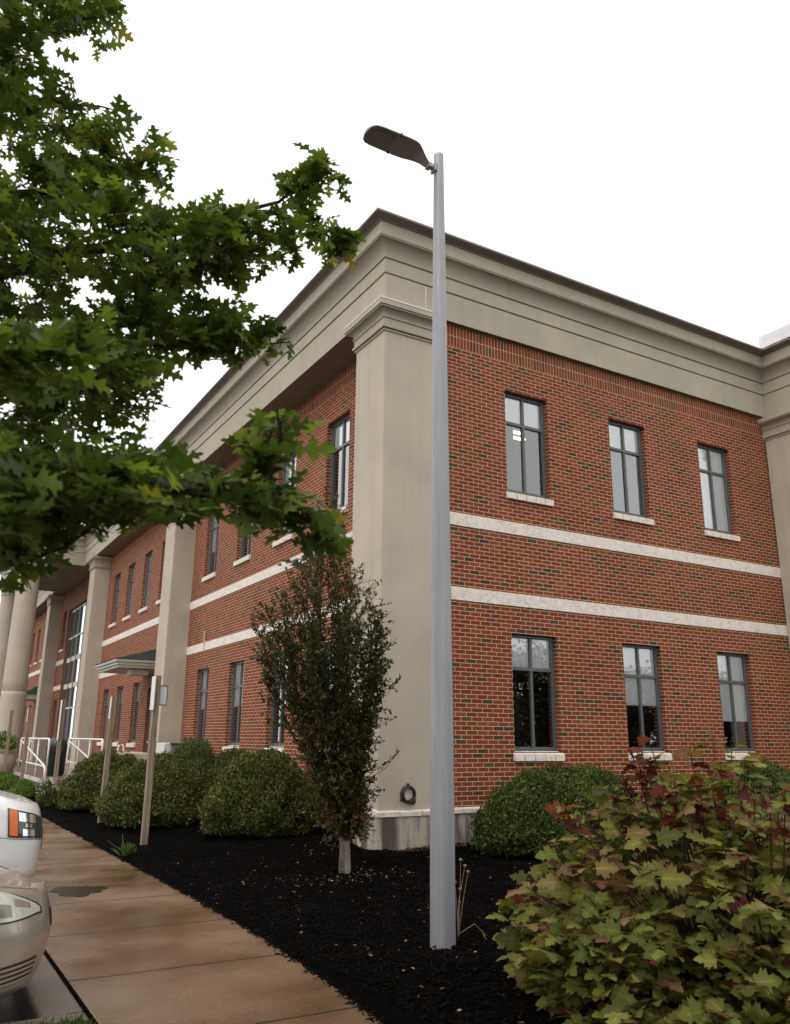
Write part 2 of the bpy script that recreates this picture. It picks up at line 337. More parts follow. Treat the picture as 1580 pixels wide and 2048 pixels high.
M_RIM = simple("alloy_rim", (0.5, 0.5, 0.5), 0.3, 0.8)
M_LENS = N("headlight_lens").set((0.56, 0.56, 0.47), 0.12, 0.1, 0.7)
M_LENS2 = N('inner_lens').set((0.20, 0.215, 0.16), 0.15, 0.2, 0.7)
M_LENSCLEAR = N("reflector_chrome").set((0.75, 0.75, 0.76), 0.15, 0.9, 0.5)
M_LENSDARK = N("dark_lens").set((0.05, 0.055, 0.06), 0.08, 0.0, 0.7)
M_AMBER = N("amber_marker").set((0.75, 0.16, 0.025), 0.2, 0.0, 0.6)
M_CARGLASS = N("car_glass").set((0.01, 0.012, 0.013), 0.03, 0.0, 0.8)
M_LAMPLENS = N("lamp_lens").set((0.23, 0.195, 0.16), 0.35, 0.0, 0.5)
M_WATER = simple("wet_film", (0.010, 0.008, 0.004), 0.22, 0, 0.12, 0.5, 12, 0.5)
M_LENSFRAME = simple("lens_frame_grey", (0.19, 0.175, 0.17), 0.5, 0, 0.4)
M_LED = simple("led_strip_tan", (0.34, 0.285, 0.22), 0.4, 0, 0.4)

# ------------------------------------------------------------------ ground and paving
X0, Y0 = 5.96, 10.6          # corner of the stucco pier;  walls: x = 6.55 on the long side, y = 10.7 on the short side
XW, YW = 6.55, 10.7
XE = 15.65                    # face of the right wing
g = MB(); g.quad((-400, -400, -0.155), (400, -400, -0.155), (400, 600, -0.155), (-400, 600, -0.155)); structure(g.build("parking_lot", M_ASPH))
sw = MB()
joints = [5.24 + 1.47 * i for i in range(-4, 22)]
def walk_edge(y): return np.interp(y, [-2, 3.0, 4.9, 6.2, 7.6, 9.2, 40], [2.3, 2.60, 2.80, 2.93, 3.0, 3.03, 3.03])
for a, b in zip(joints[:-1], joints[1:]):
    ys_ = np.linspace(a + 0.011, b - 0.011, 7); sw.prism([(1.31, a + 0.011)] + [(float(walk_edge(y)) + 0.004 * math.sin(y * 23), float(y)) for y in ys_] + [(1.31, b - 0.011)], -0.2, 0.0)
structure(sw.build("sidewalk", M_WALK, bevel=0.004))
kb = MB()
ky = [6.0 + 3.0 * i for i in range(0, 10)]
for a, b in zip(ky[:-1], ky[1:]): kb.box(1.02, 1.285, a + 0.004, b - 0.004, -0.3, -0.004)
kb.box(-40, 1.285, 5.80, 5.995, -0.3, -0.004)
structure(kb.build("kerb", M_KERB, bevel=0.02))
jf = MB(); jf.box(1.2, 2.55, -1, 36, -0.25, -0.010); jf.box(2.55, 2.99, 8, 36, -0.25, -0.010); jf.box(2.55, 2.78, 5.2, 8, -0.25, -0.010); structure(jf.build("joint_bed", M_MULCH))
il = MB(); il.box(-40, 1.29, -12, 5.795, -0.3, -0.02); structure(il.build("island_soil", M_MULCH))

def bed_h(x, y):
    dW = np.minimum(np.maximum(X0 - x, 0), 30); dS = np.maximum(Y0 - y, 0)
    d = np.where(x > X0, dS, np.where(y > Y0, dW, np.hypot(dW, dS)))
    h = 0.02 + 0.15 * np.exp(-(d / 1.6) ** 2) + 0.022 * np.clip((x - walk_edge(y)) / 1.0, 0, 1)
    lump = 0.018 * np.sin(3.1 * x + 1.3 * y) * np.sin(2.3 * y - 1.1 * x) + 0.012 * np.sin(7.3 * x + 2) * np.sin(6.1 * y + 1)
    e = walk_edge(y)
    return h + lump * np.clip((x - e) / 0.5, 0, 1) - 0.055 * np.clip(1 - (x - e + 0.01) / 0.12, 0, 1)
def bed(x0, x1, y0, y1, st, name):
    xs = np.arange(x0, x1 + st / 2, st); ys = np.arange(y0, y1 + st / 2, st)
    gx, gy = np.meshgrid(xs, ys); z = bed_h(gx, gy) + rng.normal(0, 0.006, gx.shape) + 0.008 * np.sin(gx * 31 + gy * 17) * np.sin(gy * 27 - gx * 9)
    V = np.stack([gx, gy, z], -1).reshape(-1, 3); nx, ny = len(xs), len(ys)
    i = np.arange(nx - 1)[None, :] + np.arange(ny - 1)[:, None] * nx
    lp = np.stack([i, i + 1, i + 1 + nx, i + nx], -1).reshape(-1, 4)
    return V, lp
V1, L1 = bed(2.26, 16.5, 2.2, 13.0, 0.045, 'a'); V2, L2 = bed(2.94, 7.2, 13.0, 26.0, 0.09, 'b'); V3, L3 = bed(2.26, 16.5, -6, 2.2, 0.2, 'c')
V = np.concatenate([V1, V2, V3]); L = np.concatenate([L1, L2 + len(V1), L3 + len(V1) + len(V2)])
o = np_mesh("mulch_bed", V, L.ravel(), np.arange(len(L)) * 4, np.full(len(L), 4), M_MULCH, smooth=False); structure(o)
gr = MB(); gr.box(16.5, 60, -30, 9.36, -0.3, 0.05); gr.box(2.9, 16.5, -30, -6, -0.3, 0.0); gr.box(-40, 5.0, 47, 140, -0.3, -0.02); structure(gr.build("lawn_ground", simple("lawn", (0.045, 0.07, 0.018), 0.9, 0, 0.1, 0.4, 6, 0.5)))

# puddle on the walk
pp = []
for i in range(40):
    a = 6.2832 * i / 40; r = 1 + 0.16 * math.sin(3 * a + 1) + 0.1 * math.sin(7 * a)
    pp.append((2.02 + 0.27 * r * math.cos(a), 10.36 + 0.33 * r * math.sin(a), 0.004))
structure(MB().add(pp, [tuple(range(40))]).build("puddle", M_WATER))

# ------------------------------------------------------------------ the building
bld = thing("brick_office_building", "two-storey red brick office building with beige stucco piers, cornice and pale stone bands", "building")
ZG, ZLEDGE, ZTOP = -0.1, 0.712, 8.58
WIN_H, WIN_W = 1.865, 0.96
ZL, ZU = 1.48, 5.76
right_c = [0.836 * 10.7, 1.068 * 10.7, 1.300 * 10.7]
left_bays = [[13.41, 15.86, 18.31, 20.76], [27.53, 29.85, 32.10], [25.35], [35.75, 43.4], [47.4, 49.75, 52.1, 54.35], [58.6, 60.9, 63.2]]

def wall(axis, p, u0, u1, z0, z1, holes, depth, name, mat=M_BRICK):
    """wall skin with openings; axis 'R': plane y=p facing -y, 'L': plane x=p facing -x"""
    m = MB(); us = sorted({u0, u1, *[h[0] for h in holes], *[h[1] for h in holes]}); zs = sorted({z0, z1, *[h[2] for h in holes], *[h[3] for h in holes]})
    P = (lambda u, d, z: (u, p + d, z)) if axis == 'R' else (lambda u, d, z: (p + d, u, z))
    def q(a, b, c, d): m.quad(*( (a, b, c, d) if axis == 'R' else (d, c, b, a)))
    for a, b in zip(us[:-1], us[1:]):
        for c, d in zip(zs[:-1], zs[1:]):
            if any(h[0] <= a + 1e-6 and b <= h[1] + 1e-6 and h[2] <= c + 1e-6 and d <= h[3] + 1e-6 for h in holes): continue
            q(P(a, 0, c), P(b, 0, c), P(b, 0, d), P(a, 0, d))
    for a, b, c, d in holes:
        q(P(a, 0, c), P(a, 0, d), P(a, depth, d), P(a, depth, c)); q(P(b, 0, d), P(b, 0, c), P(b, depth, c), P(b, depth, d))
        q(P(a, 0, d), P(b, 0, d), P(b, depth, d), P(a, depth, d)); q(P(b, 0, c), P(a, 0, c), P(a, depth, c), P(b, depth, c))
    return m.build(name, mat, bld, uvo=(0.03, ZLEDGE))
hh = lambda c, z: (c - WIN_W / 2, c + WIN_W / 2, z, z + WIN_H)
wall('R', YW, X0 + 0.3, XE + 0.1, ZLEDGE - 0.06, ZTOP + 0.015, [hh(c, z) for c in right_c for z in (ZL, ZU)], 0.30, "wall")
GL = (37.5, 42.4)
holesL = []
for bay in left_bays:
    for c in bay:
        holesL.append(hh(c, ZU))
        if c != 25.35: holesL.append(hh(c, ZL))
holesL.append((24.6, 26.1, 0.5, 3.1))
holesL.append((GL[0], GL[1], 0.5, 7.5))
wall('L', XW, Y0 + 0.3, 70, ZG + 0.3, ZTOP + 0.015, holesL, 0.30, "wall")
wall('R', 9.5, XE + 0.3, 34, ZG, ZTOP + 0.015, [hh(c, z) for c in (19, 21.5, 24, 29, 31.5) for z in (ZL, ZU)], 0.3, "wall")
bw = MB(); bw.quad((34, 9.5, ZG), (34, 70, ZG), (34, 70, 9.9), (34, 9.5, 9.9)); bw.quad((34, 70, ZG), (XW, 70, ZG), (XW, 70, 9.9), (34, 70, 9.9)); bw.build("wall", M_BRICK, bld)
rf = MB(); rf.prism([(X0 + .1, Y0 + .1), (XE + .1, Y0 + .1), (XE + .1, 9.5), (34, 9.5), (34, 70), (X0 + .1, 70)], 9.70, 9.86); rf.build("roof", M_ROOF, bld)

# soldier courses under the frieze (thin brick facing, 5 mm proud)
MB().box(X0 + 1.0, XE + 0.09, YW - 0.005, YW + 0.05, ZTOP - 0.4064, ZTOP + 0.01).build("soldier_course", M_SOLDIER, bld, uvo=(0, ZTOP - 0.4064))
MB().box(XW - 0.005, XW + 0.05, Y0 + 0.9, 70, ZTOP - 0.4064, ZTOP + 0.01).build("soldier_course", M_SOLDIER, bld, uvo=(0, ZTOP - 0.4064))

# stone bands
for zb in (3.785, 5.005):
    MB().box(X0 + 0.9, XE + 0.085, YW - 0.016, YW + 0.1, zb, zb + 0.212).build("stone_band", M_STONE, bld, bevel=0.006)
    m = MB()
    segs = [(Y0 + 0.9, GL[0] - 0.03), (GL[1] + 0.03, 70)]
    for a, b in segs: m.box(XW - 0.016, XW + 0.1, a, b, zb, zb + 0.212)
    m.build("stone_band", M_STONE, bld, bevel=0.006)

# windows: one master, copied
def copy_tree(src, loc, rz, parent):
    r = src.copy(); COL.objects.link(r); r.parent = parent; r.location = loc; r.rotation_euler = (0, 0, rz)
    for ch in src.children:
        c = ch.copy(); COL.objects.link(c); c.parent = r
    return r
def make_window():
    W, H, t = WIN_W, WIN_H, 0.055; y0, y1 = 0.095, 0.165
    m = MB(); m.box(-W / 2, -W / 2 + t, y0, y1, 0, H); m.box(W / 2 - t, W / 2, y0, y1, 0, H); m.box(-W / 2 + t, W / 2 - t, y0, y1, 0, t + 0.02); m.box(-W / 2 + t, W / 2 - t, y0, y1, H - t, H)
    zt = H * 0.70
    m.box(-W / 2 + t, W / 2 - t, y0 + 0.008, y1 - 0.004, zt - 0.028, zt + 0.028)
    m.box(-0.025, 0.025, y0 + 0.008, y1 - 0.004, t + 0.02, zt - 0.028); m.box(-0.025, 0.025, y0 + 0.008, y1 - 0.004, zt + 0.028, H - t)
    fr = m.build("window", M_FRAME, None, bevel=0.004)
    MB().quad((-W / 2 + t, 0.135, t + 0.02), (W / 2 - t, 0.135, t + 0.02), (W / 2 - t, 0.135, H - t), (-W / 2 + t, 0.135, H - t)).build("pane", M_GLASS, fr)
    s = MB(); n = 5; ww = W + 0.07
    for i in range(n):
        a = -W / 2 - 0.035 + ww * i / n; b = a + ww / n; s.add([(a + .008, -0.055, -0.14), (b - .008, -0.055, -0.14), (b - .008, -0.055, -0.03), (a + .008, -0.055, -0.03), (a + .005, 0.10, 0.012), (b - .005, 0.10, 0.012), (a + .005, 0.10, -0.14), (b - .005, 0.10, -0.14)],
            [(0, 1, 2, 3), (3, 2, 5, 4), (6, 4, 5, 7), (0, 3, 4, 6), (1, 7, 5, 2), (0, 6, 7, 1)])
    s.box(-W / 2 - 0.03, W / 2 + 0.03, 0.0, 0.11, -0.134, -0.02)
    s.build("sill", M_STONE, fr, bevel=0.007)
    return fr
WM = make_window(); WM.parent = bld
used = [False]
def blind(win, drop, mat, name="blind"):
    W, H = WIN_W, WIN_H
    MB().box(-W / 2 + 0.055, W / 2 - 0.055, 0.150, 0.155, H - drop, H - 0.01).build(name, mat, win)
def window_at(axis, c, z):
    loc, rz = ((c, YW, z), 0) if axis == 'R' else ((XW, c, z), -math.pi / 2)
    if not used[0]:
        used[0] = True; WM.location = loc; WM.rotation_euler = (0, 0, rz); return WM
    return copy_tree(WINPLAIN, loc, rz, bld)
# a plain master without blinds must stay blind-free: place it far behind on the wing first
WINPLAIN = WM; WM.location = (31.5, 9.5, ZL); used[0] = True
for c in (19, 21.5, 24, 29):
    copy_tree(WINPLAIN, (c, 9.5, ZL), 0, bld)
for c in (19, 21.5, 24, 29, 31.5): copy_tree(WINPLAIN, (c, 9.5, ZU), 0, bld)
for i, c in enumerate(right_c):
    wu = window_at('R', c, ZU); blind(wu, (0.56, 0.56, 1.85)[i], M_BLIND)
    if i < 2: 
        MB().box(-0.43, 0.43, 0.168, 0.172, 0.02, 1.85).build("roller_shade", M_SHADE, wu) if i else None
    wl = window_at('R', c, ZL); blind(wl, (0.56, 1.07, 1.30)[i], M_BLIND)
rnd = random.Random(3)
for bi, bay in enumerate(left_bays):
    for c in bay:
        wu = window_at('L', c, ZU); blind(wu, rnd.choice((0.56, 1.2, 1.85)), M_BLIND)
        if c != 25.35:
            wl = window_at('L', c, ZL); blind(wl, rnd.choice((0.56, 0.56, 1.0)), M_BLIND)
CEIL = ((10.72, 13.62), (11.02, 13.90))
# rooms behind the windows
it = MB()
it.quad((X0 + 0.7, 14.2, 0), (XE + 0.4, 14.2, 0), (XE + 0.4, 14.2, 9.6), (X0 + 0.7, 14.2, 9.6)); it.quad((10.0, 14.2, 0), (10.0, 68, 0), (10.0, 68, 9.6), (10.0, 14.2, 9.6))
for z in (0.35, 4.0, 4.35, 8.35): it.prism([(XW + 0.31, YW + 0.31), (XE + 0.3, YW + 0.31), (XE + 0.3, 14.2), (10, 14.2), (10, 69.9), (XW + 0.31, 69.9)], z, z + 0.1)
it.quad((XW + 0.4, 12.4, 0.4), (10, 12.4, 0.4), (10, 12.4, 9.6), (XW + 0.4, 12.4, 9.6)) 
it.build("interior", M_DARKIN, bld)
for x, y in CEIL:
    MB().box(x, x + 0.55, y, y + 0.10, 8.30, 8.33).build("ceiling_light", M_CEILLIGHT, bld)

# entablature: a profile swept round the eaves
def sweep(path, prof, name, mat, parent, smooth=False):
    nrm = []
    for (ax, ay), (bx, by) in zip(path[:-1], path[1:]):
        dx, dy = bx - ax, by - ay; l = math.hypot(dx, dy); nrm.append((dy / l, -dx / l))
    m = MB(); V = []; n = len(prof)
    for i, (x, y) in enumerate(path):
        if i == 0: ox, oy = nrm[0]
        elif i == len(path) - 1: ox, oy = nrm[-1]
        else: ox, oy = nrm[i - 1][0] + nrm[i][0], nrm[i - 1][1] + nrm[i][1]
        V += [(x + ox * o, y + oy * o, z) for o, z in prof]
    Fc = [(i * n + j, i * n + j + 1, (i + 1) * n + j + 1, (i + 1) * n + j) for i in range(len(path) - 1) for j in range(n - 1)]
    m.add(V, Fc); return m.build(name, mat, parent)
PX, PY0, PY1 = 3.45, 36.1, 43.7
EAVES = [(X0, 70), (X0, PY1), (PX, PY1), (PX, PY0), (X0, PY0), (X0, Y0), (XE, Y0), (XE, 9.4), (34, 9.4)]
# outward normal of each leg is on its right-hand side when walked with sign -1
EAV = EAVES
cove = [(0.024 + 0.178 * (1 - math.cos(a)), 9.40 + 0.245 * math.sin(a)) for a in [math.pi / 2 * i / 8 for i in range(9)]]
PROF = [(0, ZTOP), (0, 9.095), (-0.014, 9.097), (-0.014, 9.120), (0.014, 9.124), (0.014, 9.365), (-0.006, 9.367), (-0.006, 9.392), (0.024, 9.398)] + cove + [(0.202, 9.664), (0.216, 9.668), (0.216, 9.906)]
ent = sweep(EAV, (PROF), "entablature", M_CORNICE, bld)
sweep(EAV, ([(0.21, 9.900), (0.236, 9.902), (0.243, 9.917), (0.365, 9.955), (0.372, 9.962), (0.372, 9.995), (-0.35, 10.02)]), "coping", M_COPING, ent)
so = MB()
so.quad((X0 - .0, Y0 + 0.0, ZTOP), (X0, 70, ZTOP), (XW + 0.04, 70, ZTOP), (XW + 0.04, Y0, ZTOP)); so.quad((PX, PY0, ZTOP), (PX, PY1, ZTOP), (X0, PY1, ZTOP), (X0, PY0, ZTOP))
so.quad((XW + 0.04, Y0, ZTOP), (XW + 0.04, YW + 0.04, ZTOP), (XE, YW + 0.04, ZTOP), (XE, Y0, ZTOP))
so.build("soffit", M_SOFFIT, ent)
MB().box(PX + 0.2, X0 + .2, PY0 + .2, PY1 - .2, 9.72, 9.9).build("portico_roof", M_ROOF, bld)
MB().box(XE - 0.385, XE - 0.2, 9.03, 10.3, 9.997, 10.30).build("roof_flashing", M_SILVER, bld, bevel=0.01)
MB().box(6.735, 6.765, Y0 - 0.004, Y0 + 0.01, 8.60, 9.094).build("sealant_streak", M_TRIM, bld)
# control joints in the cornice
cj = MB()
for yy in (22.75, 34.0): cj.box(X0 - 0.004, X0 + 0.01, yy, yy + 0.012, ZTOP, 9.10)
cj.build("control_joint", M_SOFFIT, bld)

CAPP = [(0, 8.05), (0.022, 8.06), (0.022, 8.085), (0.006, 8.09), (0.006, 8.10), (0.05, 8.105), (0.055, 8.145), (0.03, 8.155), (0.03, 8.27), (0.05, 8.28), (0.05, 8.30), (0.035, 8.305)] + [(0.035 + 0.105 * (1 - math.cos(a)), 8.305 + 0.105 * math.sin(a)) for a in [math.pi / 2 * i / 6 for i in range(1, 7)]] + [(0.145, 8.412), (0.145, 8.43), (0.168, 8.44), (0.168, 8.53)]
def pier(x0, x1, y0, y1, ledge=True):
    """stucco pier: shaft, capital and ledged foot"""
    m = MB(); m.box(x0, x1, y0, y1, 0.2, ZTOP - 0.002); p = m.build("pier", M_STUCCO, bld, bevel=0.012)
    path = [(x1, y1), (x0, y1), (x0, y0), (x1, y0)]
    cp_ = sweep(path, CAPP, "capital", M_CORNICE, p); sweep(path, [(0.168, 8.53), (0.175, 8.532), (0.175, 8.55), (-0.02, 8.562)], "cap_flashing", M_SILVER, cp_) if y0 < 30 else None
    return p
c1 = pier(X0, X0 + 1.02, Y0, Y0 + 0.98)
for y0 in (22.27, 33.6, 44.55, 56.0, 66.5): pier(X0, XW + 0.1, y0, y0 + 0.95)
# wing pier: seen from its left flank
p = MB().box(XE, XE + 1.0, 9.4, Y0 + 0.08, 0.2, ZTOP - 0.002).build("pier", M_STUCCO, bld, bevel=0.012)
sweep([(XE + 0.09, Y0 + 0.08), (XE, Y0 + 0.08), (XE, 9.4), (XE + 1.0, 9.4), (XE + 1.0, 9.49)], (CAPP), "capital", M_CORNICE, p)
# stained concrete foot and stone ledge
fd = MB(); fd.box(X0 - 0.03, X0 + 1.05, Y0 - 0.03, Y0 + 1.01, ZG - 0.3, ZLEDGE - 0.105); fd.box(X0 + 1.05, XE - 0.01, YW - 0.03, YW + 0.2, ZG - 0.3, ZLEDGE - 0.105)
fd.box(XE - 0.03, XE + 1.05, 9.37, YW - 0.03, ZG - 0.3, ZLEDGE - 0.105)
fd.build("foundation", M_FOUND, bld, bevel=0.01)
le = MB()
def ledge_run(x0, y0, x1, y1, out):
    L = math.hypot(x1 - x0, y1 - y0); n = max(1, round(L / 0.4)); ux, uy = (x1 - x0) / L, (y1 - y0) / L; nx, ny = out
    for i in range(n):
        a, b = L * i / n + 0.003, L * (i + 1) / n - 0.003
        P = lambda s, d, z: (x0 + ux * s + nx * d, y0 + uy * s + ny * d, z)
        zt = ZLEDGE; zb = ZLEDGE - 0.105
        le.add([P(a, 0.055, zb), P(b, 0.055, zb), P(b, 0.055, zt - 0.035), P(a, 0.055, zt - 0.035), P(a, -0.08, zt), P(b, -0.08, zt), P(a, -0.08, zb), P(b, -0.08, zb)],
               [(0, 1, 2, 3), (3, 2, 5, 4), (6, 4, 5, 7), (0, 3, 4, 6), (1, 7, 5, 2), (0, 6, 7, 1)])
ledge_run(X0 - 0.055, Y0, X0 + 1.075, Y0, (0, -1)); ledge_run(X0, Y0 + 1.0, X0, Y0 + 0.08, (-1, 0)); ledge_run(X0 + 1.08, YW, XE - 0.06, YW, (0, -1)); ledge_run(XE, YW - .06, XE, 9.36, (-1, 0))
le.build("stone_ledge", M_STONE, bld, bevel=0.008)

# round drain nozzle on the corner pier
dn = thing_loc = (6.44, Y0, 0.905)
m = MB(); prof = [(0.125, 0), (0.125, 0.014), (0.108, 0.022), (0.102, 0.060), (0.106, 0.066), (0.088, 0.066), (0.078, 0.012)]
m.lathe(prof, n=28)
for a in (90, 215, 325):
    ca, sa = math.cos(math.radians(a)), math.sin(math.radians(a)); m.box(ca * 0.13 - 0.016, ca * 0.13 + 0.016, sa * 0.13 - 0.016, sa * 0.13 + 0.016, 0, 0.03)
m.v = [(x, -z, y) for x, y, z in m.v]
o = m.build("drain_nozzle", M_BRONZE, bld, smooth=False); o.location = dn
m = MB().lathe([(0.04, 0), (0.05, 0.015), (0.05, 0.022), (0.0, 0.026)], n=20); m.v = [(x + 0.06, -z - 0.03, y - 0.095) for x, y, z in m.v]
d2 = m.build("drain_flap", M_BRONZE, o)
m = MB().lathe([(0.080, 0.014), (0.0, 0.010)], n=24); m.v = [(x, -z, y) for x, y, z in m.v]; m.build("drain_throat", M_TRIM, o)

# portico columns
for yy in (36.75, 43.05):
    cp = MB(); prof = [(0.62, 0.5), (0.62, 0.62), (0.60, 0.62), (0.615, 0.69), (0.58, 0.75), (0.52, 0.77)]
    H0, H1 = 0.77, 8.05
    prof = [(0.475 - 0.055 * (t / 12) ** 1.6, H0 + (H1 - H0) * t / 12) for t in range(13)]
    prof = prof[:5] + [(prof[4][0] + .0, 3.34), (prof[4][0] - .008, 3.345), (prof[4][0] - .008, 3.36), (prof[4][0] - .003, 3.365)] + prof[5:]
    cp.lathe(prof, PX + 0.5, yy, 40); col = cp.build("column", M_STUCCO, bld, smooth=True)
    MB().lathe([(0.0, 0.5), (0.62, 0.5), (0.62, 0.63), (0.59, 0.64), (0.61, 0.68), (0.56, 0.74), (0.50, 0.775), (0.475, 0.785)], PX + 0.5, yy, 40).build("column_base", M_CORNICE, col)
    q = MB().lathe([(0.42, 8.04), (0.45, 8.06), (0.45, 8.12), (0.425, 8.14), (0.425, 8.25), (0.47, 8.28), (0.53, 8.36), (0.55, 8.40), (0.55, 8.42)], PX + 0.5, yy, 40)
    q.box(PX + 0.5 - 0.57, PX + 0.5 + 0.57, yy - 0.57, yy + 0.57, 8.42, ZTOP - 0.003); q.build("capital", M_CORNICE, col)

# glazed entrance
ga, gb = GL; gm = MB(); xs_ = XW + 0.10
for i in range(5):
    y = ga + (gb - ga) * i / 4; gm.box(xs_, xs_ + 0.14, y - 0.035, y + 0.035, 0.5, 7.5)
ge = gm.build("glazed_entrance", M_FRAME, bld)
for z in (0.5, 2.85, 6.1, 7.4): MB().box(xs_ + 0.02, xs_ + 0.12, ga, gb, z, z + 0.07).build("transom", M_SIGN, ge)
sp = MB()
for zb in (3.785, 5.005): sp.box(xs_ + 0.03, xs_ + 0.1, ga, gb, zb, zb + 0.212)
sp.build("spandrel", M_STONE, ge)
MB().quad((xs_ + 0.06, ga, 0.5), (xs_ + 0.06, ga, 7.5), (xs_ + 0.06, gb, 7.5), (xs_ + 0.06, gb, 0.5)).build("pane", M_GLASS, ge)
MB().box(XW + 0.1, XW + 0.16, 24.6, 26.1, 0.5, 3.1).build("side_door", M_FRAME, bld)
# side canopy over the door
cx0, cx1, cy0, cy1 = 5.12, XW, 24.05, 26.7
cn = MB(); cn.box(cx0 + 0.05, cx1, cy0 + 0.05, cy1 - 0.05, 3.53, 3.60); cn.box(cx0, cx1, cy0, cy1, 3.60, 3.68); cn.box(cx0 - 0.05, cx1, cy0 - 0.05, cy1 + 0.05, 3.68, 3.76)
cn = cn.build("door_canopy", M_TRIM, bld, bevel=0.01)
MB().add([(cx0 - 0.08, cy0 - 0.08, 3.762), (cx1, cy0 - 0.08, 3.762), (cx1, cy1 + 0.08, 3.762), (cx0 - 0.08, cy1 + 0.08, 3.762), (cx1, cy0 + 1.1, 4.22), (cx1, cy1 - 1.1, 4.22)],
         [(3, 2, 1, 0), (0, 1, 4), (0, 4, 5, 3), (3, 5, 2)]).build("canopy_roof", M_GREENROOF, cn)
MB().box(5.6, 6.1, 24.4, 24.9, 3.36, 3.525).build("canopy_lamp", M_TRIM, cn, bevel=0.02)
# a second canopy beyond the portico
c2 = MB().box(5.6, XW, 47.6, 50.6, 3.5, 3.75).build("door_canopy", M_TRIM, bld, bevel=0.01)
MB().add([(5.5, 47.5, 3.752), (XW, 47.5, 3.752), (XW, 50.7, 3.752), (5.5, 50.7, 3.752), (XW, 48.6, 4.35), (XW, 49.6, 4.35)], [(3, 2, 1, 0), (0, 1, 4), (0, 4, 5, 3), (3, 5, 2)]).build("canopy_roof", M_GREENROOF, c2)
# slim pale conduit end on the wall
m = MB(); m.tube([(XW - 0.04, 20.72, 4.02), (XW - 0.04, 20.72, 4.28)], 0.018, 8); m.tube([(XW - 0.04, 20.72, 3.80), (XW - 0.04, 20.72, 4.02)], 0.012, 8); m.box(XW - 0.05, XW + 0.01, 20.70, 20.74, 4.0, 4.03)
m.build("wall_bracket", M_TRIM, bld)

# ------------------------------------------------------------------ terrace, rails, urn, bin, cabinet
te = MB(); te.box(3.72, 6.2, 25.6, 46, -0.3, 0.50); te.box(3.72, 5.2, 23.2, 25.6, -0.3, 0.30)
te.box(3.2, 3.72, 34, 46, -0.3, 0.33); te.box(2.7, 3.2, 34, 46, -0.3, 0.16)
structure(te.build("terrace", M_PAVER, bevel=0.015))
MB().box(3.66, 3.72, 25.6, 34, 0.42, 0.515).build("terrace_edging", M_TRIM)
bpy.data.objects["terrace_edging"]['kind'] = 'structure'
def railing(x, ya, yb, zb, label):
    t = thing("handrail", label, "railing", (x, (ya + yb) / 2, zb), "white tube rails on the terrace"); L = (yb - ya) / 2
    m = MB(); r = 0.026; zt = 1.08
    m.tube([(0, -L, 0.30), (0, -L - .0, zt - 0.1), (0, -L + 0.04, zt - 0.03), (0, -L + 0.12, zt), (0, L, zt), (0, L + .05, zt - 0.05), (0, L + 0.05, 0.42), (0, L, 0.36)], r, 10)
    m.tube([(0, -L, 0.34), (0, L, 0.36)], r, 10)
    m.build("rail_frame", M_WHITEMETAL, t, smooth=True)
    for i in range(4):
        y = -L + 2 * L * i / 3; MB().tube([(0, y, -0.25 if i < 2 else 0.0), (0, y, zt - 0.01)], 0.022, 10).build("post", M_WHITEMETAL, t, smooth=True)
    MB().tube([(-0.09, L * 0.8, zt - 0.06), (-0.09, -L, 0.40), (-0.09, -L - 0.35, 0.30), (-0.09, -L - 0.4, 0.12), (-0.09, -L - 0.1, -0.1)], 0.024, 10).build("grab_rail", M_WHITEMETAL, t, smooth=True)
    return t
railing(3.78, 25.3, 31.2, 0.5, "white tube railing nearer the car park, below the big round columns")
railing(5.02, 24.4, 29.6, 0.5, "white tube railing nearer the brick wall, half hidden by the clipped hedge")
b = thing("litter_bin", "dark green domed bin standing between the two white railings", "bin", (4.42, 28.0, 0.5))
MB().lathe([(0.24, 0), (0.28, 0.05), (0.30, 0.8), (0.31, 0.82), (0.29, 0.95), (0.20, 1.08), (0.0, 1.13)], n=24).build("bin_body", M_BIN, b, smooth=True)
MB().box(-0.16, 0.16, -0.318, -0.27, 0.72, 0.86).build("bin_flap", M_BLACK, b, bevel=0.01)
u = thing("urn_planter", "round pale urn planter with green leaves by the terrace edge", "planter", (3.26, 31.6, 0.0))
MB().lathe([(0.0, 0), (0.32, 0), (0.34, 0.1), (0.28, 0.2), (0.42, 0.45), (0.58, 0.8), (0.60, 1.0), (0.52, 1.25), (0.50, 1.32), (0.58, 1.36), (0.58, 1.42), (0.50, 1.42), (0.46, 1.3), (0, 1.28)], n=32).build("urn", M_URN, u, smooth=True)
cb = thing("utility_cabinet", "low grey utility cabinet against the brick wall behind the hedge", "cabinet", (6.0, 20.4, 0))
MB().box(-0.35, 0.5, -0.5, 1.6, 0, 1.50).build("cabinet_body", M_CAB, cb, bevel=0.02)
MB().box(-0.40, 0.54, -0.54, 1.64, 1.50, 1.545).build("cabinet_lid", M_CAB, cb, bevel=0.01)
MB().box(-0.52, -0.352, -0.50, 0.2, 0.6, 1.52).build("side_panel", M_CABW, cb, bevel=0.015)
pl = thing("stone_block", "pale flat-topped stone block between the post and the grey cabinet", "block", (5.0, 20.6, 0))
MB().prism([(-0.5, -0.2), (0.25, -0.25), (0.35, 1.4), (-0.45, 1.4)], 0, 1.30).build("block_body", M_URN, pl, bevel=0.04)
MB().tube([(-0.3, 0.5, 1.3), (-0.28, 0.5, 1.45), (-0.18, 0.5, 1.47), (-0.15, 0.5, 1.3)], 0.02, 8).build("hook", M_WHITEMETAL, pl)

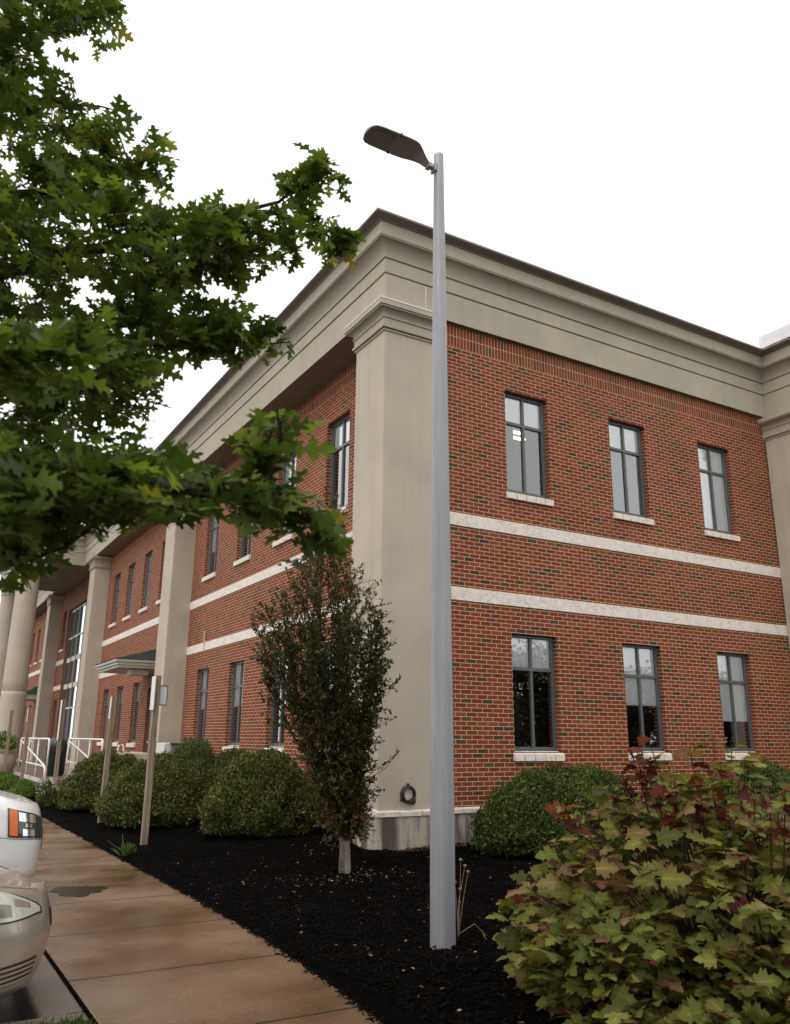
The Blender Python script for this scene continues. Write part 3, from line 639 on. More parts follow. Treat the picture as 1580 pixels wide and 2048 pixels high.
# ------------------------------------------------------------------ lamp post
lp = thing("lamp_post", "tall tapered silver lamp post standing in the black mulch with one flat dark lamp head", "lamp post", (4.094, 6.174, 0.0))
MB().lathe([(0.105, -0.15), (0.105, 0.0), (0.103, 1.2), (0.09, 3.2), (0.072, 5.4), (0.052, 7.56), (0.050, 7.585), (0.035, 7.592), (0.0, 7.594)], n=40).build("pole", M_POLE, lp, smooth=True)
ang = [(-0.42, 0.0)]
def half(u):  # half width of the lamp head against distance from the pole
    pts_ = [(0.115, 0.035), (0.15, 0.045), (0.20, 0.066), (0.26, 0.105), (0.31, 0.135), (0.36, 0.150), (0.45, 0.155), (0.6, 0.154), (0.75, 0.150), (0.81, 0.138), (0.845, 0.108), (0.862, 0.06), (0.866, 0.0)]
    return pts_
hp = half(0)
def zdrop(u): return 7.50 - 0.125 * max(0.0, (0.33 - u) / 0.22) ** 1.5
def head(zoff_bot, zoff_top, inset, name, mat, u_min=0.0, u_max=9):
    m = MB(); V = []; Fc = []; P = [(u, h) for u, h in hp if u_min <= u <= u_max]; n = len(P)
    for zz in (zoff_bot, zoff_top):
        s = 1 if zz == zoff_bot else inset
        for u, h in P:
            for k in (-1, -0.5, 0, 0.5, 1): V.append((-u, k * h * s, zdrop(u) + zz - (0.012 * k * k if zz == zoff_top else 0)))
    for lay in (0, 1):
        for i in range(n - 1):
            for k in range(4):
                a = lay * n * 5 + i * 5 + k; Fc.append((a, a + 1, a + 6, a + 5) if lay == 0 else (a, a + 5, a + 6, a + 1))
    B = n * 5
    for i in range(n - 1):
        for k in (0, 4):
            a = i * 5 + k; q_ = (a, a + 5, B + a + 5, B + a); Fc.append(q_ if k == 0 else q_[::-1])
    for k in range(4): Fc.append((k, B + k, B + k + 1, k + 1))
    m.add(V, Fc); return m.build(name, mat, None)
hd = head(0.0, 0.036, 0.9, "lamp_head", M_LAMPGREY); hd.parent = lp
rc = MB()
def rrect(x0, x1, y0, y1, r, z, n=6):
    o_ = []
    for cx, cy, a0 in ((x1 - r, y1 - r, 0), (x0 + r, y1 - r, 90), (x0 + r, y0 + r, 180), (x1 - r, y0 + r, 270)):
        for i in range(n + 1):
            a = math.radians(a0 + 90 * i / n); o_.append((cx + r * math.cos(a), cy + r * math.sin(a)))
    return o_
MB().prism(rrect(-0.825, -0.575, -0.115, 0.115, 0.03, 0), 7.489, 7.4985).build("lens_frame", M_LENSFRAME, hd)
MB().prism(rrect(-0.81, -0.59, -0.10, 0.10, 0.025, 0), 7.484, 7.4885).build("lens", M_LAMPLENS, hd)
for i in range(6):
    x = -0.79 + 0.036 * i; MB().box(x, x + 0.014, -0.085, 0.085, 7.479, 7.4835).build("led_strip", M_LED, hd, bevel=0.002)
sm = MB(); sm.box(-0.547, -0.541, -0.154, 0.154, 7.496, 7.4985)
sm.build("seam", M_BLACK, hd)
for x, y in ((-0.535, -0.142), (-0.535, 0.142), (-0.25, 0.03)):
    MB().lathe([(0.013, -0.012), (0.013, 0.02), (0, 0.02)], n=10).build("bolt", M_BLACK, hd).location = (x, y, 7.50)
    c_ = [c for c in hd.children][-1]
    c_.data.transform(Matrix.Scale(-1, 4, (0, 0, 1)))
ar = MB(); ar.tube([(-0.04, 0, 7.40), (-0.125, 0, 7.405)], [0.032, 0.028], 12); ar.box(-0.075, -0.05, -0.045, 0.045, 7.35, 7.45); ar.box(-0.145, -0.10, -0.04, 0.04, 7.375, 7.425)
ar.build("bracket", M_LAMPGREY, lp, bevel=0.004)

# ------------------------------------------------------------------ wooden sign posts along the walk
def post(x, y, h, tilt, label, sign=None, cap=False, sw_=0.05):
    t = thing("wooden_post", label, "post", (x, y, bed_h(np.array(x), np.array(y)) - 0.02), "wooden sign posts beside the walk")
    MB().box(-0.048, 0.048, -0.048, 0.048, -0.1, h).build("timber", M_WOOD, t, bevel=0.006)
    if sign: MB().box(-0.062, -0.050, -sw_, sw_, h - sign, h - 0.015).build("sign_plate", M_SIGN, t, bevel=0.002)
    if cap:
        m = MB(); m.box(0.05, 0.17, -0.004, 0.012, h - 0.46, h - 0.17); s_ = m.build("small_plate", M_SIGN, t)
        f = MB(); f.box(0.05, 0.178, -0.008, 0.016, h - 0.475, h - 0.461); f.box(0.05, 0.178, -0.008, 0.016, h - 0.169, h - 0.155); f.box(0.171, 0.182, -0.008, 0.016, h - 0.461, h - 0.169); f.build("plate_frame", M_BRONZE, s_)
    t.rotation_euler = (0, tilt, 0); return t
post(3.611, 13.82, 2.60, 0.0, "nearest weathered wooden post, with a pale sign edge and a small framed plate", 0.55, True, 0.11)
post(3.725, 17.6, 2.42, 0.015, "weathered wooden post with green stain standing between two round hedges", 0.45)
post(3.66, 22.9, 2.52, 0.0, "wooden post with a long pale sign edge standing before the dark green bin", 1.0, False, 0.09)
post(3.45, 27.4, 2.45, 0.0, "thin grey wooden post in front of the left white railing", 0.4)
post(3.30, 30.6, 2.45, 0.0, "farthest wooden post, beside the pale urn planter")

# ------------------------------------------------------------------ leaves
def lobed(outline, fold=0.12, curl=-0.18):
    """leaf template: length along x 0..1, outline = [(x, halfwidth)]"""
    n = len(outline); mid0, mid1 = outline[0][0], outline[-1][0]
    V = []; E = []
    for i, (x, y) in enumerate(outline):
        mx_ = mid0 + (mid1 - mid0) * i / (n - 1); mx_ = 0.5 * mx_ + 0.5 * x
        for yy, xx in ((-y, x), (0, mx_), (y, x)):
            V.append((xx, yy, fold * abs(yy) + curl * (xx - 0.3) ** 2 - 0.25 * yy * yy)); E.append(min(1, abs(yy) * 2.2 + max(0, xx - 0.7)))
    Fc = []
    for i in range(n - 1):
        a = 3 * i; Fc += [(a, a + 3, a + 4, a + 1), (a + 1, a + 4, a + 5, a + 2)]
    return np.array(V), Fc, np.array(E)
OAKO = [(-0.22, 0.006), (0.0, 0.012), (0.08, 0.07), (0.13, 0.235), (0.20, 0.20), (0.24, 0.07), (0.32, 0.075), (0.40, 0.21), (0.50, 0.38), (0.53, 0.25), (0.62, 0.27), (0.58, 0.10), (0.66, 0.085), (0.76, 0.22), (0.84, 0.27), (0.83, 0.12), (0.90, 0.08), (0.96, 0.10), (1.04, 0.0)]
HYDO = [(-0.22, 0.008), (0.0, 0.02), (0.0, 0.10), (-0.03, 0.26), (0.08, 0.34), (0.17, 0.24), (0.25, 0.34), (0.36, 0.52), (0.42, 0.36), (0.54, 0.47), (0.55, 0.20), (0.66, 0.20), (0.76, 0.28), (0.82, 0.17), (0.92, 0.14), (1.04, 0.0)]
OV, OF, OE = lobed(OAKO, 0.18, -0.22); HV, HF, HE = lobed(HYDO, 0.16, -0.30)
# small simple leaf: two folded quads
SV = np.array([(0, 0, 0), (0.35, -0.24, 0.06), (0.45, 0, -0.02), (0.35, 0.24, 0.06), (1.0, 0, -0.1), (0.75, -0.17, 0.0), (0.75, 0.17, 0.0)], float)
SF = [(0, 1, 2), (0, 2, 3), (1, 5, 4, 2), (2, 4, 6, 3)]; 

def leaf_object(name, tv, tf, pos, dirs, ups, size, mat, parent, rnd_, edge=None, rnd2=None):
    X, Y, Z = frames(dirs, ups); V, lo, st, to = instance(tv, tf, pos, X, Y, Z, size); n = len(tv)
    at = {'rnd': np.repeat(rnd_, n)}
    if edge is not None: at['edge'] = np.tile(edge, len(pos)); at['rnd2'] = np.repeat(rnd2, n)
    return np_mesh(name, V, lo, st, to, mat, parent, at, smooth=True)

def in_poly(p, poly):
    x, y = p; c = False; j = len(poly) - 1
    for i in range(len(poly)):
        xi, yi = poly[i]; xj, yj = poly[j]
        if (yi > y) != (yj > y) and x < (xj - xi) * (y - yi) / (yj - yi) + xi: c = not c
        j = i
    return c
def sample_poly(poly, n):
    xs = [p[0] for p in poly]; ys = [p[1] for p in poly]; out = []
    while len(out) < n:
        p = (rng.uniform(min(xs), max(xs)), rng.uniform(min(ys), max(ys)))
        if in_poly(p, poly): out.append(p)
    return out

# ---- the oak at the left
TB = np.array((-1.15, 4.3, -0.02))
oak = thing("oak_tree", "big dark green oak reaching in from the left with lobed leaves over the cars", "tree", tuple(TB))
trunk = [(-1.15, 4.3, -0.1), (-1.13, 4.29, 0.9), (-1.06, 4.25, 2.2), (-0.98, 4.2, 3.4), (-0.92, 4.25, 5.0), (-0.95, 4.4, 7.0), (-0.9, 4.5, 9.0)]
m = MB(); m.tube(trunk, [0.24, 0.19, 0.165, 0.15, 0.12, 0.085, 0.03], 14); part(m.build("trunk", M_BARK, smooth=True), oak)
T = [np.array(t) for t in trunk]
limbs = [
    [T[3] * .4 + T[2] * .6, pt(-60, 560, 4.6), pt(180, 500, 4.9), pt(400, 450, 5.0), pt(560, 425, 4.9), pt(650, 470, 4.9), pt(705, 495, 4.9)],
    [pt(400, 450, 5.0), pt(560, 400, 4.9), pt(620, 350, 4.9), pt(660, 315, 4.9)],
    [T[2] * .6 + T[3] * .4, pt(-60, 760, 4.3), pt(160, 690, 4.5), pt(380, 680, 4.6), pt(500, 685, 4.6), pt(580, 685, 4.6)],
    [T[2], pt(-120, 1000, 3.6), pt(60, 940, 3.2), pt(250, 955, 3.1), pt(400, 985, 3.1), pt(520, 990, 3.1), pt(610, 1040, 3.15), pt(660, 1085, 3.2)],
    [pt(400, 985, 3.1), pt(500, 945, 3.1), pt(550, 880, 3.1), pt(570, 825, 3.1)],
    [T[3], pt(-80, 420, 5.2), pt(120, 370, 5.2), pt(260, 330, 5.2), pt(330, 300, 5.2)],
    [T[4] * .6 + T[3] * .4, pt(-60, 230, 5.6), pt(100, 200, 5.5), pt(230, 220, 5.5)],
    [T[4], pt(-40, 80, 6.0), pt(100, 50, 5.9), pt(225, 30, 5.8)],
    [T[2] * .7 + T[3] * .3, pt(-80, 820, 3.4), pt(60, 720, 3.1), pt(190, 690, 3.0)],
    [T[2] * .5 + T[3] * .5, pt(-60, 700, 4.0), pt(150, 780, 4.2), pt(300, 760, 4.3)],
    [T[2], pt(-60, 1120, 3.8), pt(40, 1110, 3.6), pt(130, 1095, 3.5)],
]
SK = []; SKI = []; LIMB = []
for li, path in enumerate(limbs):
    P = []
    for a, b in zip(path[:-1], path[1:]):
        for t in np.linspace(0, 1, 5)[:-1]: P.append(a + (b - a) * t + rng.normal(0, 0.008, 3))
    P.append(path[-1]); n = len(P); r0 = 0.045 if li not in (1, 4) else 0.014
    m = MB(); m.tube(P, [max(0.004, r0 * (1 - i / n) ** 1.1) for i in range(n)], 8); lo_ = m.build("limb", M_BARK, smooth=True); part(lo_, oak); SK += P[4:]; SKI += [li] * len(P[4:]); LIMB.append(lo_)
SK = np.array(SK)
REG = [  # outline of a leafy mass, distance range, sprays
    ([(-60, -80), (235, -60), (225, 30), (190, 85), (160, 80), (110, 60), (80, 100), (-60, 110)], 5.3, 6.4, 56),
    ([(-60, 110), (75, 130), (110, 180), (180, 205), (235, 225), (225, 270), (140, 300), (-60, 310)], 5.0, 6.0, 48),
    ([(180, 300), (300, 285), (330, 310), (280, 345), (200, 380)], 5.0, 5.4, 13),
    ([(-60, 340), (140, 310), (220, 365), (290, 410), (370, 400), (430, 440), (410, 545), (340, 620), (200, 630), (-60, 630)], 4.3, 5.7, 150),
    ([(400, 425), (520, 415), (610, 445), (630, 490), (580, 525), (520, 520), (480, 550), (440, 570), (410, 545)], 4.6, 5.3, 40),
    ([(550, 370), (580, 330), (640, 325), (675, 360), (660, 395), (600, 415)], 4.8, 5.0, 10),
    ([(620, 460), (695, 485), (690, 510), (650, 515)], 4.8, 5.0, 8),
    ([(250, 600), (400, 605), (510, 660), (570, 670), (560, 700), (470, 700), (420, 720), (330, 690)], 4.4, 5.0, 42),
    ([(-60, 630), (240, 640), (320, 720), (275, 790), (265, 850), (240, 890), (-60, 900)], 3.8, 5.2, 115),
    ([(-40, 665), (190, 675), (215, 705), (100, 745), (-40, 750)], 2.9, 3.2, 13),
    ([(-60, 900), (280, 920), (400, 940), (500, 955), (600, 985), (605, 1030), (560, 1045), (450, 1025), (330, 1025), (150, 1035), (-60, 1080)], 2.8, 3.5, 72),
    ([(-60, 900), (280, 920), (380, 950), (330, 1030), (150, 1050), (-60, 1100)], 3.4, 4.6, 80),
    ([(600, 1020), (655, 1070), (650, 1085), (600, 1070)], 3.1, 3.25, 4),
    ([(510, 895), (560, 845), (580, 870), (570, 930), (520, 935)], 3.05, 3.15, 6),
    ([(0, 1105), (70, 1100), (60, 1160), (10, 1170)], 3.9, 4.3, 7),
    ([(-40, 1080), (150, 1070), (60, 1110), (-40, 1130)], 3.4, 4.2, 14),
]
spr = []
for poly, d0, d1, n in REG:
    for p in sample_poly(poly, n): spr.append(pt(p[0], p[1], rng.uniform(d0, d1)))
nvis = len(spr)
# the rest of the crown, above and to the left of the picture
while len(spr) < nvis + 420:
    p = rng.normal(0, 1, 3); p = p / np.linalg.norm(p) * rng.uniform(0.55, 1.0) ** 0.5; q = np.array((-1.6, 4.3, 5.9)) + p * np.array((2.6, 2.6, 3.4))
    d = Vector(q - np.array((0, 0, CAMZ))); zc = d.dot(CF)
    if zc > 0.05:
        px_ = 790 + FPX * d.dot(CR) / zc; py_ = 1024 - FPX * d.dot(CU) / zc
        if px_ > -90 and py_ > -140: continue
    if np.linalg.norm(q - np.array((0, 0, CAMZ))) < 1.2: continue
    spr.append(q)
tws = [MB() for _ in LIMB]; LP, LD, LS, LR = [], [], [], []
for i, c in enumerate(spr):
    j = np.argmin(np.linalg.norm(SK - c, axis=1)); a = SK[j]; dv = c - a; dn_ = dv / max(np.linalg.norm(dv), 1e-6)
    if i < nvis and np.linalg.norm(dv) < 0.34:
        midp = a + dv * 0.55 + np.array((0, 0, 0.04)) + rng.normal(0, 0.02, 3); tws[SKI[j]].tube([a, midp, c], [0.006, 0.004, 0.002], 4, False)
    base = dn_ * 0.6 + np.array((0, 0, 0.25)); k = rng.integers(7, 10); big = 1.0 if i < nvis else 1.5
    for q in range(k):
        az = rng.uniform(0, 6.283); d = np.array((math.cos(az), math.sin(az), rng.uniform(-0.45, 0.3))) + base * 0.7
        LP.append(c + rng.normal(0, 0.035, 3) - dn_ * rng.uniform(0, 0.10)); LD.append(d); LS.append(rng.uniform(0.09, 0.15) * big * (1.06 if np.linalg.norm(c - np.array((0, 0, CAMZ))) < 3.6 else 1.0)); LR.append(rng.beta(2, 2.4) if rng.random() > 0.012 else 1.0)
for lo_, t_ in zip(LIMB, tws):
    if t_.v: t_.build("twigs", M_TWIG, lo_)
LP, LD, LS, LR = map(np.array, (LP, LD, LS, LR)); up = np.array((0, 0, 1.0)) + rng.normal(0, 0.62, LP.shape)
part(leaf_object("crown", OV, OF, LP, LD, up, LS, M_OAK, None, LR), oak)

# ---- upright hornbeam in front of the corner
HB = np.array((4.95, 9.54, 0.08))
hb = thing("upright_tree", "narrow vase-shaped small tree with reddish dark leaves in front of the corner pier", "tree", tuple(HB))
m = MB(); m.tube([HB + (0, 0, -0.1), HB + (0, 0, 0.02), HB + (-0.01, 0, 0.25), HB + (-0.03, 0.01, 0.7)], [0.07, 0.05, 0.042, 0.036], 12)
m.tube([HB + (-0.06, 0.02, -0.05), HB + (-0.055, 0.02, 0.3), HB + (-0.12, 0.03, 0.8)], [0.045, 0.036, 0.024], 10); part(m.build("trunk", M_PALEBARK, smooth=True), hb)
br = MB(); LP, LD, LR, LS = [], [], [], []
def hb_r(z):  # crown radius against height
    return float(np.interp(z, [0.25, 0.6, 1.3, 2.1, 2.9, 3.3, 3.8, 4.3, 4.95], [0.10, 0.30, 0.48, 0.68, 0.86, 0.64, 0.36, 0.24, 0.10]))
NB = 46
for b_ in range(NB):
    az = 6.283 * (b_ % 9) / 9 + 0.35 + rng.normal(0, 0.10); lean = 0.1 + 0.9 * math.sqrt(rng.random()); top = rng.uniform(2.5, 3.55) if lean > 0.55 else rng.uniform(3.0, 4.2)
    if b_ % 5 == 0: top = rng.uniform(4.1, 4.9); lean = rng.uniform(0.15, 0.6)
    P = []; z = 0.45
    for t in np.linspace(0, 1, 12):
        zz = 0.4 + (top - 0.4) * t; r = hb_r(zz) * lean * (0.25 + 0.75 * min(1, t * 1.6)) * 0.95
        P.append(HB + np.array((math.cos(az + 0.3 * t) * r - float(np.interp(zz, [0.5, 1.2, 2.4, 4.0, 4.7], [0.0, 0.16, 0.40, 0.46, 0.42])), math.sin(az + 0.3 * t) * r, zz)) + rng.normal(0, 0.012, 3))
    br.tube(P, [0.016 * (1 - 0.85 * t) for t in np.linspace(0, 1, 12)], 5, False)
    for i in range(1, len(P)):
        for s in range(7):
            a = P[i - 1] + (P[i] - P[i - 1]) * rng.random(); d = np.array((math.cos(az) * 0.5, math.sin(az) * 0.5, 0.75)) + rng.normal(0, 0.5, 3); d /= np.linalg.norm(d)
            L = rng.uniform(0.12, 0.34) * (0.75 if P[i][2] > 3.9 else 1); e = a + d * L; br.tube([a, e], [0.004, 0.002], 3, False)
            n = int(L * (40 if P[i][2] < 3.2 else 24)) + 2
            for q in range(n):
                t = rng.uniform(0.15, 1.0); LP.append(a + (e - a) * t + rng.normal(0, 0.012, 3)); dd = d * 0.7 + rng.normal(0, 0.6, 3); LD.append(dd); LS.append(rng.uniform(0.036, 0.068))
                zr = (a[2] - 0.1) / 4.6; LR.append(np.clip(rng.beta(2, 2.4) + 0.25 * (zr > 0.70) + 0.25 * (zr < 0.36) * (a[0] < HB[0] + .1) - 0.08, 0, 1))
for (px_, py_, ln) in ((770, 1370, 0.35), (775, 1520, 0.32), (530, 1330, 0.2)):   # a few long side shoots
    a = HB + np.array((0.3 if px_ > 600 else -0.5, 0, 2.0 if py_ < 1400 else 1.1)); zz = 2.35 if py_ == 1370 else (1.45 if py_ == 1520 else 2.8)
    e = HB + np.array((0.62 if px_ > 600 else -1.2, -0.2, zz)); br.tube([a, (a + e) / 2 + (0, 0, -0.05), e], [0.006, 0.004, 0.002], 4, False)
    for q in range(26):
        t = rng.uniform(0.3, 1); LP.append(a + (e - a) * t); LD.append((e - a) + rng.normal(0, 0.25, 3)); LS.append(rng.uniform(0.04, 0.06)); LR.append(rng.uniform(0.1, 0.5))
part(br.build("branches", M_TWIG), hb)
LP, LD, LS, LR = map(np.array, (LP, LD, LS, LR)); up = np.array((0, -0.3, 1.0)) + rng.normal(0, 0.6, LP.shape)
part(leaf_object("crown", SV, SF, LP, LD, up, LS, M_HORN, None, LR), hb)

# ---- clipped round hedges
def hedge(x, y, rx, ry, h, n, size, mat, label, seed, name="round_shrub", cat="shrub", grp="clipped round shrubs along the building"):
    r = np.random.default_rng(seed); z0 = float(bed_h(np.array(x), np.array(y))); t = thing(name, label, cat, (x, y, z0), grp)
    d = unit(r.normal(0, 1, (n * 2, 3))); d = d[d[:, 2] > -0.6][:n]
    ph = r.uniform(0, 6.28, 6)
    lump = 1 + 0.075 * np.sin(5 * d[:, 0] + ph[0]) * np.sin(4 * d[:, 1] + ph[1]) + 0.055 * np.sin(11 * d[:, 0] + ph[2]) * np.sin(10 * d[:, 2] + ph[3]) + 0.03 * np.sin(19 * d[:, 1] + ph[4]) * np.sin(17 * d[:, 0] + ph[5])
    sq = (np.abs(d[:, 0]) ** 2.05 + np.abs(d[:, 1]) ** 2.05 + np.abs(d[:, 2]) ** 2.05) ** (-1 / 2.05)
    dep = 1 - np.abs(r.normal(0, 0.11, len(d))) + 0.02 * r.random(len(d)) + np.where(r.random(len(d)) < 0.05, r.random(len(d)) * 0.09, 0)
    zc = 0.30 * h; P = np.stack([d[:, 0] * rx, d[:, 1] * ry, np.where(d[:, 2] > 0, d[:, 2] * (h - zc), d[:, 2] * zc / 0.6 * 0.95)], -1) * (lump * sq * dep)[:, None]; P[:, 2] += zc; P[:, :2] *= (1.13 - 0.30 * P[:, 2:3] / h)
    P = P[P[:, 2] > 0.03]; k = len(P); dd = d[:k] * 0.5 + r.normal(0, 0.6, (k, 3)) + np.array((0, 0, 0.35)); up = d[:k] + r.normal(0, 0.5, (k, 3))
    rn = np.clip(r.beta(2, 2.6, k) + 0.12 * np.sin(P[:, 0] * 6 + ph[0]) * np.sin(P[:, 1] * 5 + P[:, 2] * 4), 0, 0.87)
    rn[r.random(k) < 0.012] = 1.0
    leaf_object("foliage", SV, SF, P, dd, up, r.uniform(size * 0.75, size * 1.35, k), mat, t, rn)
    s = MB()
    for i in range(24):
        a = r.uniform(0, 6.28); q = r.uniform(0.5, 0.86); s.tube([(0.05 * math.cos(a), 0.05 * math.sin(a), -0.05), (rx * 0.45 * math.cos(a), ry * 0.45 * math.sin(a), h * 0.35), (rx * q * math.cos(a), ry * q * math.sin(a), h * r.uniform(0.5, 0.85))], [0.014, 0.01, 0.004], 5, False)
    s.build("stems", M_TWIG, t); return t
hedge(5.42, 13.5, 0.95, 0.95, 1.24, 40000, 0.047, M_HEDGE, "large round clipped shrub just left of the upright tree", 1)
hedge(4.62, 16.6, 1.12, 1.15, 1.19, 40000, 0.048, M_HEDGE, "clipped shrub behind the nearest wooden post", 2)
hedge(4.45, 20.6, 0.98, 1.25, 1.22, 30000, 0.05, M_HEDGE, "clipped shrub farthest from the corner, beside the second wooden post", 3)
hedge(5.75, 18.6, 0.6, 0.9, 1.40, 14000, 0.045, M_HEDGE2, "darker green shrub top showing behind the clipped shrubs, before the grey cabinet", 4)
hedge(5.85, 16.1, 0.55, 0.8, 1.27, 12000, 0.045, M_HEDGE, "shrub squeezed between the brick wall and the clipped shrubs", 9)
hedge(8.62, 9.72, 1.50, 0.72, 1.13, 48000, 0.046, M_HEDGE2, "wide green clipped shrub against the brick wall right of the lamp post", 5)
hedge(12.9, 9.7, 1.3, 0.66, 1.18, 26000, 0.05, M_HEDGE2, "green shrub at the wall mostly hidden behind the large autumn bush", 6)
hedge(3.35, 26.0, 0.33, 0.8, 0.42, 5000, 0.045, M_LIME, "low lime green shrub at the foot of the terrace wall, nearer the walk", 7, grp="low lime shrubs by the terrace")
hedge(3.30, 30.2, 0.33, 1.3, 0.48, 6000, 0.05, M_LIME, "low lime green shrub in front of the left railing, behind the white car", 8, grp="low lime shrubs by the terrace")
u.scale = (0.8, 0.8, 0.85)
# plant in the urn
r = np.random.default_rng(21); k = 900; d = unit(r.normal(0, 1, (k, 3))); d[:, 2] = np.abs(d[:, 2]); P = d * np.array((0.62, 0.62, 0.75)) * r.uniform(0.4, 1, (k, 1)) + np.array((0, 0, 1.38))
up_ = thing("potted_plant", "leafy green plant growing out of the pale urn", "plant", (3.26, 31.6, 0.0)); leaf_object("foliage", SV, SF, P, d + r.normal(0, .5, (k, 3)), d + r.normal(0, .5, (k, 3)), r.uniform(0.08, 0.16, k), M_LIME, up_, r.random(k))
s = MB()
for i in range(12):
    a = i * 0.52; s.tube([(0, 0, 1.2), (0.25 * math.cos(a), 0.25 * math.sin(a), 1.6), (0.45 * math.cos(a), 0.45 * math.sin(a), 1.85)], 0.008, 4, False)
s.build("stems", M_TWIG, up_); up_.scale = (0.8, 0.8, 0.85)

# ---- oakleaf hydrangea at the right
HC = np.array((5.02, 4.02, 0.0)); hy = thing("autumn_bush", "large oak-leaved bush with yellow green and red leaves filling the lower right", "bush", tuple(HC))
st = MB(); LP, LD, LS, LR = [], [], [], []
def bush_top(az, q): return 1
NS = 800
for i in range(NS):
    az = rng.uniform(0, 6.283) if i < 560 else rng.uniform(2.4, 5.0); q = math.sqrt(rng.uniform(0.0, 1.0)) if i < 560 else rng.uniform(0.62, 1.0); rr = (1.38 if i < 560 else 1.48) * q
    ex, ey = HC[0] + rr * math.cos(az) * 1.12, HC[1] + rr * math.sin(az) * 1.0
    hmax = 1.44 * (1 - 0.60 * min(q, 1.1) ** 1.5) + rng.normal(0, 0.13); ez = hmax * (rng.uniform(0.86, 1.04) if rng.random() < 0.6 else rng.uniform(0.12, 0.86))
    ez = max(0.13, ez) if i < 560 else rng.uniform(0.10, 0.62); e = np.array((ex, ey, ez)); b0 = np.array((HC[0] + 0.3 * (ex - HC[0]), HC[1] + 0.3 * (ey - HC[1]), 0.0))
    md = (b0 + e) / 2 + np.array((0, 0, 0.10)) + rng.normal(0, 0.04, 3); st.tube([b0, md, e], [0.008, 0.006, 0.0035], 5, False)
    out = np.array((math.cos(az), math.sin(az), 0)); n = rng.integers(5, 9); a0 = rng.uniform(0, 6.28)
    autumn = rng.random() < (0.34 if ez > 0.85 else 0.09)
    for q2 in range(n):
        a = a0 + q2 * 2.2 + rng.normal(0, 0.3); d = np.array((math.cos(a), math.sin(a), rng.uniform(-0.25, 0.35))) + out * 0.35
        LP.append(e - (e - md) * rng.uniform(0, 0.5) * (q2 / n) + d / np.linalg.norm(d) * 0.03); LD.append(d); LS.append(rng.uniform(0.055, 0.165)); 
        LR.append(np.clip(rng.normal(0.38, 0.19) + (0.34 if autumn else 0) + (0.35 if rng.random() < 0.035 else 0), 0, 1))
# tall thin upper shoots with red leaves and dead flower heads
heads = MB()
for (px_, py_, dd_) in ((1262, 1500, 5.9), (1300, 1490, 5.8), (1345, 1530, 5.8), (1400, 1555, 5.8), (1440, 1530, 5.7), (1475, 1560, 5.6), (1380, 1500, 6.0), (1540, 1570, 5.3), (1225, 1590, 5.9), (1120, 1610, 5.9), (1090, 1720, 5.6), (1510, 1600, 5.3), (1330, 1570, 5.8), (1275, 1480, 5.9), (1570, 1580, 5.2), (1425, 1590, 5.6)):
    e = pt(px_, py_, dd_); b0 = np.array((HC[0] + 0.35 * (e[0] - HC[0]), HC[1] + 0.35 * (e[1] - HC[1]), 0.2)); md = (b0 + e) / 2 + rng.normal(0, 0.04, 3); st.tube([b0, md, e], [0.008, 0.006, 0.003], 5, False)
    for q2 in range(rng.integers(7, 12)):
        a = rng.uniform(0, 6.28); d = np.array((math.cos(a), math.sin(a), rng.uniform(-0.5, 0.3))); t = rng.uniform(0, 0.45)
        LP.append(e - (e - md) * t); LD.append(d); LS.append(rng.uniform(0.07, 0.13)); LR.append(np.clip(rng.choice([0.45, 0.7, 0.8, 0.92, 0.97, 0.99]) + rng.normal(0, 0.03), 0, 1))
part(st.build("stems", M_TWIG), hy)
LP, LD, LS, LR = map(np.array, (LP, LD, LS, LR)); up = np.array((-0.15, -0.25, 1.0)) + rng.normal(0, 0.55, LP.shape)
part(leaf_object("foliage", HV, HF, LP, LD, up, LS, M_HYD, None, LR, HE, np.clip(rng.normal(0.45, 0.35, len(LP)), 0, 1)), hy)
for (px_, py_) in ((1248, 1545), (1262, 1570), (1285, 1535), (1290, 1565), (1300, 1520)):
    c = pt(px_, py_, 5.85); PH = []
    for q in range(80): t = rng.random(); PH.append(c + np.array((0, 0, -0.11 * t)) + rng.normal(0, 0.010 + 0.008 * (1 - t), 3))
    PH = np.array(PH)
    part(leaf_object("flower_head", SV, SF, PH, rng.normal(0, 1, PH.shape), rng.normal(0, 1, PH.shape), rng.uniform(0.018, 0.034, len(PH)), M_HYD, None, np.full(len(PH), 1.0), np.zeros(len(SV)), np.zeros(len(PH))), hy)

# ---- dry flower stalk beside the lamp post, weed by the walk, white flowers
z0 = float(bed_h(np.array(4.42), np.array(6.38)))
fs = thing("dry_flower_stalk", "thin dried flower stalks with round heads growing right beside the lamp post", "plant", (4.40, 6.40, z0))
m = MB(); hdz = [(0.02, -0.02, 0.60), (0.09, -0.03, 0.50), (0.04, 0.02, 0.36), (-0.03, 0.0, 0.42), (0.10, 0.03, 0.54)]
for x, y, z in hdz: m.tube([(0, 0, -0.03), (x * 0.3, y, z * 0.5), (x, y, z)], [0.004, 0.003, 0.0022], 5, False)
m.tube([(0, 0, 0.01), (0.1, -0.1, 0.10), (0.17, -0.13, 0.03), (0.13, -0.2, 0.012)], [0.004] * 4, 5); m.build("stalk", M_DRYSTALK, fs)
for x, y, z in hdz:
    h_ = MB().lathe([(0, -0.012), (0.012, -0.006), (0.016, 0.004), (0.010, 0.013), (0, 0.016)], x, y, 8); h_.v = [(a, b, c + z) for a, b, c in h_.v]; h_.build("seed_head", M_DRYSTALK, fs)
